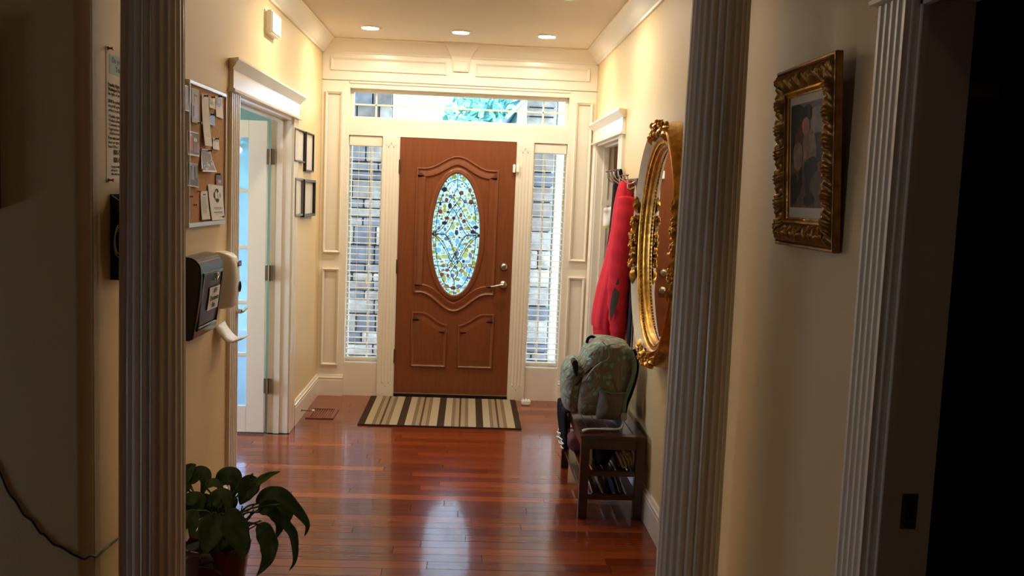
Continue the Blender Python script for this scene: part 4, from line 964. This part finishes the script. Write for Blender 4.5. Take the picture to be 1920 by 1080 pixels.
RC = [(1.765, 1.005, 1.05, -1.82, .030), (1.735, .985, 1.058, -1.82, .060), (1.62, .968, 1.062, -1.81, .105), (1.45, .958, 1.064, -1.80, .135), (1.30, .935, 1.064, -1.80, .150), (1.10, .893, 1.062, -1.79, .165), (.95, .872, 1.060, -1.79, .165), (.88, .872, 1.058, -1.79, .160)]
T = thing('red_fleece_jacket', 'coral red fleece jacket hung on the hooks above the backpack', 'jacket', (.98, -1.8, .80))
rows = cloth(RC, .045, 2); keep(MB().grid(rows, cu=True, cap=True).build('jacket_body', M_red, smooth=80), T)
rows = cloth([(.895, .876, 1.058, -1.79, .160), (.88, .880, 1.055, -1.79, .156), (.82, .886, 1.050, -1.79, .150), (.808, .892, 1.046, -1.79, .142)], .03, 2, sub=3); keep(MB().grid(rows, cu=True, cap=True).build('hem_band', M_redrib, smooth=80), T)
sl = cat_rom([(1.015, -1.93, 1.66), (1.005, -1.965, 1.50), (.992, -1.975, 1.30), (.985, -1.985, 1.12), (.992, -1.985, .95), (.998, -1.985, .86)], 6)
rad = [.040+.022*math.sin(PI*min(1, i/(len(sl)-1)*.9+.1))+.0035*math.sin(i*1.9) for i in range(len(sl))]
slo = keep(MB().tube(sl, rad, 20).build('sleeve', M_red, smooth=80), T)
cf = MB().tube([(.998, -1.985, .872), (.999, -1.985, .85), (1.0, -1.985, .80), (1.0, -1.985, .792)], [.046, .042, .041, .036], 20).build('cuff', M_redrib, smooth=80); cf.parent = slo
pt = MB(); rows = []
for j in range(11):
    t = j/10; z = 1.32-.26*t; c = Vector((.986-.012*t, -1.977, z)); w_ = math.sin(PI*t)*.34
    rows.append([(c.x+.068*math.cos(a), c.y+.068*math.sin(a), z+.02*(a-4.0)) for a in [-PI*.5-.95*(.15+t*.35)+w_*q for q in (-1, -.5, 0, .5, 1)]])
pt.grid(rows); o = pt.build('sleeve_patch', M_patch, smooth=80); o.parent = slo
BC = [(1.84, 1.02, 1.05, -1.50, .025), (1.80, 1.008, 1.058, -1.50, .045), (1.65, 1.0, 1.062, -1.505, .070), (1.45, .99, 1.064, -1.51, .080), (1.25, .975, 1.064, -1.515, .085), (1.05, .98, 1.062, -1.52, .085), (.86, .99, 1.06, -1.52, .08)]
T = thing('black_coat', 'long black coat hanging behind the red fleece jacket', 'coat', (1.02, -1.56, .86))
keep(MB().grid(cloth(BC, .04, 7), cu=True, cap=True).build('coat_body', M_navy, smooth=80), T)
keep(MB().tube(cat_rom([(1.035, -1.555, 1.62), (1.02, -1.565, 1.45), (1.01, -1.57, 1.25), (1.01, -1.57, 1.06)], 5), [.028+.008*math.sin(i*.3) for i in range(16)], 14).build('sleeve', M_navy, smooth=80), T)
T = thing('navy_scarf', 'dark navy scarf hanging against the wall between red jacket and mirror', 'scarf', (1.05, -2.1, .70))
keep(MB().grid(cloth([(1.77, 1.046, 1.060, -2.07, .012), (1.4, 1.044, 1.062, -2.07, .016), (1.0, 1.040, 1.062, -2.07, .024), (.70, 1.036, 1.06, -2.07, .024)], .05, 9), cu=True, cap=True).build('scarf_cloth', M_navy2, smooth=80), T)
# paper hanging inside the right doorway
T = thing('hanging_paper', 'white paper with a yellow lower edge hanging inside the right hall doorway', 'paper', (1.16, -.42, 1.44))
b = MB(); rows = [[(1.105+.11*i/4, -.44+.012*math.sin(i+j*.6), 1.60-.15*j/6-.02*(4-i)/4) for i in range(5)] for j in range(7)]
o = MB().grid(rows).build('sheet', M_paper, smooth=60); md = o.modifiers.new('thick', 'SOLIDIFY'); md.thickness = .002; keep(o, T)
o = MB().grid([[(p[0], p[1]-.003, p[2]+dz) for p in rows[-1]] for dz in (.012, -.004)]).build('yellow_edge', C_yel, smooth=60); keep(o, T)
T2 = thing('hat_pegs', 'peg rail inside the small room holding the white paper', 'peg rail', (1.3, -.40, 1.6))
keep(MB().box(1.085, 1.7, -.425, -.40, 1.60, 1.64).build('rail', M_trim, bevel=.003), T2)

# ------------------------------------------------------------------ bench
BX0, BX1, BYN, BYF, BT = .715, 1.045, -2.725, -1.80, .440
T = thing('shoe_bench', 'dark mahogany slatted bench with two lower shelves on the right', 'bench', ((BX0+BX1)/2, (BYN+BYF)/2, 0))
bx = lambda nm, *a, bv=.003: keep(MB().box(*a).build(nm, M_bench, bevel=bv), T)
for yy in (BYN, BYF-.045):
    for xx in (BX0, BX1-.045): bx('leg', xx, xx+.045, yy, yy+.045, 0, BT-.018)
for yy in (BYN+.004, BYF-.026): bx('end_apron', BX0+.045, BX1-.045, yy, yy+.022, BT-.073, BT-.018)
for xx in (BX0+.004, BX1-.026): bx('side_apron', xx, xx+.022, BYN+.045, BYF-.045, BT-.073, BT-.018)
bx('end_board', BX0-.006, BX1, BYN-.008, BYN+.05, BT-.016, BT); bx('end_board', BX0-.006, BX1, BYF-.05, BYF+.008, BT-.016, BT)
n = 6; sw = (BX1-BX0+.006)/n
for k in range(n): bx('seat_slat', BX0-.006+sw*k+.0025, BX0-.006+sw*(k+1)-.0025, BYN+.051, BYF-.051, BT-.016, BT, bv=.002)
for z in (.225, .100):
    for yy in (BYN+.008, BYF-.036): bx('shelf_rail', BX0+.045, BX1-.045, yy, yy+.028, z, z+.028)
    for k in range(5): bx('shelf_slat', BX0+.012+.062*k, BX0+.012+.062*k+.05, BYN+.036, BYF-.036, z+.012, z+.024, bv=.002)

# backpack: side silhouettes in the plane of its near side
PYN = -2.47
pxy = lambda x, y: (lambda p: (p.x, p.z))(ony(x/5.141+1030, y/5.141+620, PYN))
def pillow(outline, y0, y1, nL=10, k=.22, p=2.6, wob=0., seed=1, m=None, name='body', sub=1):
    Q = [pxy(*q) for q in outline]; Q = [(v.x, v.y) for v in cat_rom([(q[0], q[1], 0) for q in Q], 3, True)]
    cx = sum(q[0] for q in Q)/len(Q); cz = sum(q[1] for q in Q)/len(Q); rg_ = random.Random(seed); rows = []
    for i in range(nL+1):
        t = i/nL*2-1; s_ = 1-k*abs(t)**p; r = []
        for j, (x, z) in enumerate(Q):
            w_ = 1+wob*(math.sin(j*.55+2.1*t+seed)+.6*math.sin(j*1.3-3*t))
            r.append((cx+(x-cx)*s_*w_, (y0+y1)/2+t*(y1-y0)/2, cz+(z-cz)*s_*w_))
        rows.append(r)
    b = MB().grid(rows, cu=True)
    for r, sg in ((rows[0], -1), (rows[-1], 1)):        # domed ends
        prev = r
        for q, h in ((.86, .010), (.6, .020), (.3, .025)):
            cur = [(cx+(x-cx)*q, yy+sg*(h+wob*.35*math.sin(jj*.5+q*9)), cz+(z-cz)*q) for jj, (x, yy, z) in enumerate(r)]
            b.grid([prev, cur], cu=True); prev = cur
        b.add(prev, [tuple(range(len(prev)))])
    b2 = b
    o = b2.build(name, m, smooth=180)
    bm = bmesh.new(); bm.from_mesh(o.data); bmesh.ops.remove_doubles(bm, verts=bm.verts, dist=.0004); bmesh.ops.recalc_face_normals(bm, faces=bm.faces); bm.to_mesh(o.data); bm.free(); o.data.shade_smooth()
    return o
def dotted():
    m = bpy.data.materials.new('dotted_pack_fabric'); m.use_nodes = True; n = m.node_tree.nodes; L = m.node_tree.links; p = n['Principled BSDF']
    p.inputs['Roughness'].default_value = .62
    tc = n.new('ShaderNodeTexCoord'); v = n.new('ShaderNodeTexVoronoi'); v.inputs['Scale'].default_value = 29; v.inputs['Randomness'].default_value = .85; L.new(tc.outputs['Object'], v.inputs['Vector'])
    r = n.new('ShaderNodeValToRGB'); e = r.color_ramp.elements; e[0].position = .32; e[0].color = (1, 1, 1, 1); e[1].position = .37; e[1].color = (0, 0, 0, 1); L.new(v.outputs['Distance'], r.inputs[0])
    sp = n.new('ShaderNodeSeparateColor'); L.new(v.outputs['Color'], sp.inputs[0]); gt = n.new('ShaderNodeMath'); gt.operation = 'GREATER_THAN'; gt.inputs[1].default_value = .12; L.new(sp.outputs[0], gt.inputs[0])
    mu = n.new('ShaderNodeMath'); mu.operation = 'MULTIPLY'; L.new(r.outputs[0], mu.inputs[0]); L.new(gt.outputs[0], mu.inputs[1])
    t = n.new('ShaderNodeTexNoise'); t.inputs['Scale'].default_value = 9; t.inputs['Distortion'].default_value = 1.5; L.new(tc.outputs['Object'], t.inputs['Vector'])
    mx = n.new('ShaderNodeMix'); mx.data_type = 'RGBA'; L.new(mu.outputs[0], mx.inputs[0]); mx.inputs[6].default_value = (*lin((132, 129, 118)), 1); mx.inputs[7].default_value = (*lin((124, 186, 164)), 1)
    L.new(mx.outputs[2], p.inputs['Base Color'])
    b = n.new('ShaderNodeBump'); b.inputs['Strength'].default_value = 1.; b.inputs['Distance'].default_value = .035; L.new(t.outputs['Fac'], b.inputs['Height']); L.new(b.outputs[0], p.inputs['Normal'])
    return m
M_pdot = dotted()
T = thing('backpack', 'taupe school backpack with teal dots standing on the bench', 'backpack', (.85, -2.32, BT))
body = [(330, 300), (385, 180), (440, 120), (500, 96), (610, 100), (740, 122), (800, 170), (822, 270), (815, 390), (780, 520), (735, 640), (705, 760), (680, 835), (560, 845), (400, 842), (290, 830), (250, 740), (255, 600), (280, 460), (300, 360)]
bo = keep(pillow(body, -2.50, -2.16, wob=.010, seed=2, k=.10, p=3.0, m=M_pdot, name='main_compartment'), T)
front = [(150, 385), (200, 310), (255, 285), (310, 315), (345, 420), (345, 560), (330, 700), (310, 815), (240, 828), (185, 800), (150, 750), (134, 640), (138, 500)]
fo = keep(pillow(front, -2.47, -2.20, wob=.012, seed=5, k=.2, m=M_pdot, name='front_pocket'), T)
sidep = [(478, 545), (600, 572), (714, 572), (712, 660), (690, 770), (640, 838), (520, 835), (440, 815), (450, 700), (462, 610)]
keep(pillow(sidep, -2.535, -2.50, nL=4, wob=.012, seed=3, k=.12, m=M_packmesh, name='side_bottle_pocket'), T)
P3 = lambda x, y, yy: (lambda q: Vector((q.x, yy, q.z)))(ony(x/5.141+1030, y/5.141+620, PYN))
keep(MB().tube(cat_rom([P3(478, 548, -2.542), P3(600, 575, -2.548), P3(714, 574, -2.542)], 6), .005, 8).build('pocket_hem', M_packtrim, smooth=60), T)
st = cat_rom([P3(775, 185, -2.515), P3(806, 300, -2.525), P3(790, 420, -2.53), P3(752, 540, -2.53), P3(712, 650, -2.53), P3(700, 760, -2.53)], 6)
keep(MB().tube(st, .016, 10, flat=.4).build('shoulder_strap', M_packtrim, smooth=60), T)
st2 = cat_rom([P3(800, 185, -2.47), P3(832, 300, -2.48), P3(818, 440, -2.48), P3(778, 580, -2.48), P3(732, 700, -2.48), P3(712, 790, -2.48)], 6)
keep(MB().tube(st2, .020, 10, flat=.8).build('back_padding', M_navy, smooth=60), T)
keep(MB().tube(cat_rom([P3(395, 160, -2.33), P3(405, 118, -2.33), P3(440, 96, -2.33), P3(475, 108, -2.33)], 6), .008, 8).build('haul_loop', M_navy, smooth=60), T)
zp = cat_rom([P3(370, 230, -2.522), P3(480, 285, -2.532), P3(560, 235, -2.536), P3(545, 150, -2.52), P3(505, 100, -2.50)], 6)
keep(MB().tube(zp, .003, 6).build('zipper', M_packtrim, smooth=60), T)
keep(MB().tube(cat_rom([P3(480, 285, -2.54), P3(420, 330, -2.545), P3(370, 390, -2.545), P3(340, 440, -2.54)], 5), .0045, 8).build('zipper_pull', M_packlight, smooth=60), T)
keep(MB().tube(cat_rom([P3(400, 330, -2.53), P3(330, 420, -2.50), P3(250, 520, -2.50)], 5), .003, 6).build('zipper', M_navy, smooth=60), T)
o = MB().prism([pxy(*q) for q in ((212, 300), (240, 270), (268, 285), (275, 350), (262, 440), (250, 425), (228, 360))], -2.505, -2.42, lambda u, v, t: (u, t, v)).build('pocket_dark_slit', M_dark, bevel=.004); keep(o, T)  # dark solid stands for the shade inside the open pocket
bk_ = P3(700, 800, -2.53); b = MB().box(bk_.x-.018, bk_.x+.016, -2.545, -2.525, bk_.z-.022, bk_.z+.020); keep(b.build('strap_buckle', M_packlight, bevel=.005), T)
# loose webbing lying over the seat
ws = cat_rom([(bk_.x-.004, -2.54, bk_.z-.022), (.935, -2.60, BT+.008), (.86, -2.62, BT+.010), (.79, -2.645, BT+.012), (.742, -2.665, BT+.014), (.722, -2.672, BT+.008)], 6)
rows = [[p+Vector((.002, -.012, .004*math.sin(i*.4))), p+Vector((0, .012, 0.003))] for i, p in enumerate(ws)]
o = MB().grid(rows).build('loose_webbing', M_packlight, smooth=60); md = o.modifiers.new('thick', 'SOLIDIFY'); md.thickness = .003; md.offset = 1; keep(o, T)

# bottle behind the backpack
q = ony(1182, 757, -2.20)
T = thing('water_bottle', 'blue bottle with a dark base on the bench behind the backpack', 'bottle', (1.008, -2.085, BT))
keep(MB().lathe([(.030, .016), (.034, .03), (.034, .12), (.03, .15), (.016, .17), (.016, .185)], (1.008, -2.085, BT), 'z', 24).build('bottle_body', M_bluep, smooth=50), T)
keep(MB().lathe([(.033, 0), (.036, .004), (.036, .024), (.033, .026)], (1.008, -2.085, BT), 'z', 24).build('bottle_base', M_black, smooth=50), T)
keep(MB().lathe([(.02, .183), (.02, .21), (.016, .214)], (1.008, -2.085, BT), 'z', 20).build('bottle_cap', M_black, smooth=50), T)

# things on the shelves
def lump(name, part, label, cat, c, r, m, seed, sq=.6, amp=.10):
    T = thing(name, label, cat, (c[0], c[1], c[2]-r[2])); rg_ = random.Random(seed); ph = [rg_.uniform(0, 6) for _ in range(6)]; rows = []
    for j in range(1, 14):
        e = -PI/2+PI*j/14; row = []
        for k in range(28):
            a = 2*PI*k/28; f = 1+amp*(math.sin(3*a+ph[0]+2*e)+.7*math.sin(5*a+ph[1]-3*e)+.5*math.sin(4*e+ph[2]+2*a))*math.cos(e)
            cs = lambda v: math.copysign(abs(v)**sq, v)
            row.append((c[0]+r[0]*f*cs(math.cos(e))*cs(math.cos(a)), c[1]+r[1]*f*cs(math.cos(e))*cs(math.sin(a)), c[2]+r[2]*cs(math.sin(e))))
        rows.append(row)
    keep(MB().grid(rows, cu=True, cap=True).build(part, m, smooth=80), T); return T
lump('shoe_bag', 'bag_body', 'soft black bag on the upper shelf of the bench', 'bag', (.848, -2.52, .309), (.045, .13, .058), M_navy, 3)
T = lump('cloth_bundle', 'folded_cloth', 'khaki grey cloth bundle at the right end of the upper bench shelf', 'cloth', (.958, -2.55, .306), (.038, .12, .055), M_tan, 6, .5, .14)
for k in range(4): keep(MB().tube(cat_rom([(.905+.02*k, -2.672, .345-.004*k), (.925+.02*k, -2.69, .31), (.945+.016*k, -2.68, .265)], 5), .009, 8, flat=.5).build('cloth_fold', M_tan, smooth=80), T)
T = thing('shoe_box', 'pale card box end on the upper bench shelf beside the near leg', 'box', (.785, -2.5, .25))
keep(MB().box(.766, .792, -2.60, -2.40, .2495, .365).build('box_body', M_paper2, bevel=.002), T)
M_dk2 = mat('dark_grey_cover', (40, 38, 44), .45)
for k, (xx, m, l) in enumerate(((.795, M_dk2, 'leftmost dark tilted folder with a pale edge on the lower bench shelf'), (.850, M_black, 'plain black tilted folder on the lower bench shelf'), (.895, M_bluep, 'thin blue tilted folder on the lower bench shelf'), (.937, M_dk2, 'rightmost dark tilted folder with a pale edge on the lower bench shelf'))):
    T = thing('folder', l, 'folder', (xx, -2.55, .124), 'tilted folders on the lower bench shelf')
    sh = lambda u, v, t: (xx+u-.38*v, t, .1245+v)
    keep(MB().prism([(0, 0), (.022, 0), (.022, .085), (0, .085)], -2.665, -2.40, sh).build('cover', m, bevel=.002), T)
    if k in (0, 3): keep(MB().prism([(-.003, 0), (0, 0), (0, .087), (-.003, .087)], -2.67, -2.40, sh).build('pale_edge', M_paper, smooth=0), T)
# jacket over the far front edge and maroon bag
T = thing('striped_jacket', 'black jacket with white striped hem draped over the far front edge of the bench', 'jacket', (.69, -2.05, .2))
rows = []
for j in range(14):
    t = j/13; z = .452 if j < 3 else .452-(t-.2)*.30; x = .80-.045*j if j < 3 else .690-.012*math.sin(t*5)-.015*t
    rows.append([(x+.008*math.sin(i*1.3+t*3), -2.22+.34*i/14, z+.004*math.sin(i*.9)*(j > 3)) for i in range(15)])
o = MB().grid(rows).build('jacket_cloth', M_navy, smooth=80); md = o.modifiers.new('thick', 'SOLIDIFY'); md.thickness = .014; keep(o, T)
for q in (11, 12.4):
    i0 = int(q); r = [Vector(p)+Vector((-.010, 0, -.003-.01*(q-i0))) for p in rows[i0]]
    keep(MB().tube(r, .0035, 6).build('hem_stripe', M_paper, smooth=60), T)
T2 = lump('maroon_bag', 'bag_body', 'maroon nylon bag bulging from the front of the upper bench shelf', 'bag', (.738, -2.32, .300), (.050, .09, .050), M_maroon, 9, .75, .07)

# ------------------------------------------------------------------ potted peace lily in the foreground
PC = (-.845, -3.80)
T = thing('peace_lily', 'peace lily with drooping dark leaves in a dark red pot at the lower left', 'potted plant', (PC[0], PC[1], 0))
keep(MB().lathe([(.092, 0), (.098, .004), (.112, .09), (.128, .20), (.136, .245), (.139, .26), (.136, .268), (.128, .268), (.124, .255), (.118, .235)], (*PC, 0), 'z', 40, cap=False).lathe([(.0, .0), (.092, 0)], (*PC, 0), 'z', 40, cap=False).build('pot', M_pot, smooth=50), T)
keep(MB().lathe([(.0, .238), (.06, .242), (.119, .232)], (*PC, 0), 'z', 30, cap=False).build('soil', M_soil, smooth=60), T)
hp = []
for k in range(3): hp += []
keep(MB().tube(cat_rom([(PC[0]-.02, PC[1]-.135, .215), (PC[0]+.02, PC[1]-.150, .218), (PC[0]+.055, PC[1]-.135, .19), (PC[0]+.06, PC[1]-.128, .14)], 6), .004, 8).build('pot_ribbon', M_pot, smooth=60), T)
q5 = lambda x, y, d: ony(x/4.5+330, y/4.5+840, d)
rl = random.Random(21)
def leaf_(pts, wd, d, m=None, base=None, stem=True, dd=0.):
    """blade along points given at depth d (each may drift by dd towards the viewer), lens-shaped with a raised midrib fold"""
    n0 = len(pts); C = cat_rom([q5(x, y, d-dd*i/max(1, n0-1)) for i, (x, y) in enumerate(pts)], 12); n = len(C); rows = []
    for i, c in enumerate(C):
        t = i/(n-1); tg = (C[min(i+1, n-1)]-C[max(i-1, 0)]).normalized()
        side = tg.cross(Vector((.25, -1, .35))).normalized(); up = side.cross(tg).normalized()
        w_ = wd*1.08*math.sin(PI*min(1, t**.66))*(1-.12*t)+.0008
        rows.append([c+side*w_*q*(1+.05*math.sin(t*23+q*2))-up*(-.34*w_*abs(q)+.07*w_*math.sin(t*15+q*3)+.03*w_*math.sin(t*75-abs(q)*7)*min(1, abs(q)*3)) for q in (-1, -.8, -.6, -.4, -.2, 0, .2, .4, .6, .8, 1)])
    o = MB().grid(rows).build('leaf', m or M_leaf, smooth=80); md = o.modifiers.new('thick', 'SOLIDIFY'); md.thickness = .0009; keep(o, T)
    if stem:
        b0 = Vector(base) if base else Vector((PC[0]+rl.uniform(-.05, .06), PC[1]+rl.uniform(-.05, .05), .238))
        e = C[0]; mid = b0*.45+e*.55+Vector((0, 0, .05))
        s_ = MB().tube(cat_rom([b0, mid, e, C[1]], 5), .0036, 6).build('stem', M_stem, smooth=60); s_.parent = o
leaf_([(640, 225), (620, 300), (580, 400), (540, 480)], .040, -3.84)
leaf_([(350, 300), (430, 235), (490, 260), (500, 340), (440, 470)], .034, -3.78)
leaf_([(655, 315), (720, 265), (800, 222), (880, 198)], .014, -3.86, M_leaflt)
leaf_([(680, 470), (760, 395), (860, 385), (960, 460), (1050, 560), (1110, 650), (1085, 745)], .026, -3.84, dd=.06)
leaf_([(700, 540), (790, 500), (860, 560), (880, 660), (840, 765)], .032, -3.86)
leaf_([(850, 480), (925, 540), (930, 640), (990, 730), (1005, 860), (1000, 960), (955, 1035)], .017, -3.88, dd=.05)
leaf_([(690, 645), (740, 700), (780, 800), (780, 900), (740, 1000), (680, 1078)], .033, -3.90, dd=.04)
leaf_([(395, 560), (460, 610), (520, 720), (565, 850), (545, 955)], .046, -3.94)
leaf_([(330, 545), (310, 650), (280, 780), (240, 900)], .050, -3.93)
leaf_([(85, 470), (140, 425), (200, 450), (170, 530), (100, 560)], .026, -3.84)
leaf_([(180, 530), (130, 600), (110, 690), (70, 800)], .034, -3.92)
leaf_([(120, 300), (190, 210), (245, 240), (240, 320), (205, 435)], .026, -3.80)
leaf_([(85, 290), (105, 190), (140, 155), (170, 140)], .020, -3.82)
leaf_([(250, 330), (310, 290), (370, 320), (405, 390)], .015, -3.82, M_leaflt)
leaf_([(440, 560), (430, 470), (390, 400), (355, 350)], .010, -3.86, M_leaflt)
leaf_([(110, 360), (60, 330), (20, 400), (0, 480)], .030, -3.80)
leaf_([(60, 560), (10, 540), (-60, 620), (-90, 740)], .034, -3.84)
leaf_([(300, 470), (380, 420), (420, 480), (400, 570)], .036, -3.86)
leaf_([(420, 480), (470, 440), (440, 540), (400, 600)], .022, -3.76)
leaf_([(180, 420), (260, 470), (290, 520), (250, 560)], .032, -3.80)
leaf_([(880, 470), (950, 500), (972, 560), (965, 610)], .010, -3.82)
leaf_([(420, 700), (360, 760), (330, 860), (320, 960)], .040, -3.90)
leaf_([(520, 640), (470, 760), (440, 860), (450, 940)], .030, -3.88)
for k in range(9):
    x_, y_ = rl.uniform(60, 480), rl.uniform(420, 640); w_ = rl.uniform(-90, 90)
    leaf_([(x_, y_), (x_+w_*.4, y_+20), (x_+w_*.8, y_+110), (x_+w_, y_+rl.uniform(190, 260))], rl.uniform(.024, .036), -3.78-rl.uniform(0, .06))
for k in range(12):
    b0 = Vector((PC[0]+rl.uniform(.0, .09), PC[1]+rl.uniform(-.06, .05), .238)); e = q5(rl.uniform(540, 760), rl.uniform(470, 650), -3.84)
    keep(MB().tube(cat_rom([b0, b0*.5+e*.5+Vector((0, 0, .02)), e], 5), .0026, 6).build('stem', M_stem, smooth=60), T)
T2 = thing('plant_tag', 'white paper tag tucked among the leaves at the left of the plant', 'tag', tuple(q5(90, 740, -3.93)))
keep(MB().prism([(80, 690), (100, 680), (112, 760), (92, 790), (74, 780)], 0, 1, lambda u, v, t: q5(u, v, -3.945+.002*t)).build('tag_sheet', M_paper, smooth=0), T2)
keep(MB().prism([(192, 600), (225, 585), (215, 690), (190, 725)], 0, 1, lambda u, v, t: q5(u, v, -3.935+.002*t)).build('tag_sheet', M_paper, smooth=0), T2)

# ------------------------------------------------------------------ gilt framed picture on the right wall
GY0, GY1, GZ0, GZ1, GW = -4.962, -4.508, 1.532, 2.050, .086
T = thing('gilt_picture', 'picture of a seated figure in a deep carved gilt frame on the right wall', 'picture', (HX, (GY0+GY1)/2, GZ0))
def gp_(u, v, h): return (HX-.004-h-.030*(v-GZ0)/(GZ1-GZ0), u, v)
g = MB(); ring_relief(g, [(GY0, GZ0), (GY1, GZ0), (GY1, GZ1), (GY0, GZ1)], [(.03, .0), (0, .002), (0, .018), (.003, .022), (.008, .022), (.011, .017)], gp_)
keep(g.build('frame_edge', M_golddk, smooth=20), T)
C4 = [(GY0, GZ0), (GY1, GZ0), (GY1, GZ1), (GY0, GZ1)]
def carve(s, v, ph):
    """height of the carved rail: s metres along, v 0..1 across; rolling leaf sprays over a swelling"""
    base = .016+.022*math.sin(PI*min(1, v*1.02))**.8
    ph2 = 2*PI*s/.072+ph
    sw = math.sin(ph2+3.4*v); fine = math.sin(2*PI*s/.0145+5.5*math.sin(PI*v)+2.6*math.sin(ph2))
    env = math.sin(PI*v)**.7
    return base+env*(.0040*sw+.0042*fine*(.45+.55*abs(sw)))
for k in range(4):
    (ay, az), (by_, bz) = C4[k], C4[(k+1) % 4]; L_ = math.hypot(by_-ay, bz-az); dy, dz = (by_-ay)/L_, (bz-az)/L_; ny, nz = -dz, dy
    rows = []; NU = 150
    for j in range(15):
        v = j/14; d = .012+(GW-.030)*v; row = []
        for i in range(NU+1):
            s = d+(L_-2*d)*i/NU
            row.append(gp_(ay+dy*s+ny*d, az+dz*s+nz*d, carve(s, v, k*1.7)))
        rows.append(row)
    keep(MB().grid(rows).build('carved_rail', M_golddk, smooth=60), T)
g = MB(); ring_relief(g, C4, [(GW-.018, .016), (GW-.016, .022), (GW-.011, .022), (GW-.008, .016), (GW-.004, .013), (GW-.001, .013), (GW, .008)], gp_); keep(g.build('inner_sight_edge', M_gold, smooth=30), T)
iy0, iy1, iz0, iz1 = GY0+GW-.002, GY1-GW+.002, GZ0+GW-.002, GZ1-GW+.002
b = MB().add([gp_(u, v, .008) for u, v in ((iy0, iz0), (iy1, iz0), (iy1, iz1), (iy0, iz1))], [(0, 1, 2, 3)]); mt = keep(b.build('mat_board', M_paper2, smooth=0), T)
# print: its left is the far side (larger y)
pu = lambda u, v: gp_(iy1-.012-(iy1-iy0-.024)*u, iz1-.024-(iz1-iz0-.055)*v, .0085)
def soft(n, c, v=.25, s=26): return mat(n, c, .6, var=v, vscale=s)
PM = [soft('paint_sky', (118, 122, 130)), soft('paint_foliage', (54, 56, 44), .4), soft('paint_earth', (110, 88, 66), .35, 40), soft('paint_hat', (34, 30, 30)), soft('paint_skin', (190, 146, 116)), soft('paint_shirt', (158, 134, 122), .3, 40), soft('paint_trousers', (48, 42, 42)), soft('paint_cloud', (160, 156, 152)), soft('paint_russet', (120, 62, 50)), soft('paint_dark', (40, 34, 30), .4)]
pn = MB(); lay = [0]
def blob(pts, m):
    lay[0] += 1; e = .00012*lay[0]
    C = [(p.x, p.y) for p in cat_rom([(x, y, 0) for x, y in pts], 4, True)] if len(pts) > 4 else pts
    pn.add([(lambda q: (q[0]-e, q[1], q[2]))(pu(min(1, max(0, x)), min(1, max(0, y)))) for x, y in C], [tuple(range(len(C)))], m)
blob([(0, 0), (1, 0), (1, 1), (0, 1)], 0); blob([(.55, .10), (.8, .06), (1, .12), (1, .34), (.75, .36), (.6, .25)], 7)
blob([(0, .02), (.2, 0), (.42, .06), (.5, .25), (.42, .5), (.2, .62), (0, .6)], 1); blob([(.62, .34), (.8, .30), (1, .36), (1, .66), (.8, .6), (.66, .5)], 1)
blob([(0, .6), (.3, .56), (.6, .62), (1, .58), (1, 1), (.6, 1), (.3, 1), (0, 1)], 2); blob([(.0, .72), (.14, .66), (.24, .8), (.2, .94), (.05, .96)], 9)
blob([(.18, .26), (.34, .2), (.42, .34), (.36, .56), (.2, .58), (.12, .44)], 8); blob([(.1, .42), (.24, .36), (.36, .44), (.34, .6), (.2, .64), (.1, .56)], 5)
blob([(.40, .30), (.56, .24), (.72, .32), (.78, .48), (.70, .58), (.5, .6), (.40, .48)], 5); blob([(.46, .56), (.72, .52), (.80, .62), (.74, .74), (.56, .76), (.44, .68)], 6)
blob([(.5, .70), (.6, .70), (.58, .86), (.5, .88), (.46, .8)], 6); blob([(.28, .66), (.36, .62), (.34, .8), (.24, .9), (.2, .86)], 9)
blob([(.36, .18), (.48, .14), (.58, .2), (.54, .29), (.44, .31), (.37, .26)], 4); blob([(.34, .15), (.40, .06), (.52, .02), (.62, .07), (.60, .17), (.46, .13)], 3)
blob([(.42, .48), (.52, .46), (.5, .53), (.4, .54)], 4); blob([(.66, .72), (.82, .66), (.96, .76), (.9, .9), (.72, .9)], 2); blob([(.44, .90), (.6, .86), (.72, .92), (.6, .98), (.46, .97)], 9)
o = pn.build('painting', PM, smooth=0); o.parent = mt; o['kind'] = 'stuff'
# shelf in the dark room
T = thing('wall_shelf', 'pale shelf edge faintly visible in the dark room beyond the right doorway', 'shelf', (1.5, -4.6, 1.95))
a, c = ony(1770, 165, -4.62), ony(1876, 168, -4.62); keep(MB().box(a.x, c.x, -4.62, -4.5, a.z-.02, a.z+.02).build('shelf_board', M_paper2, bevel=.003), T)
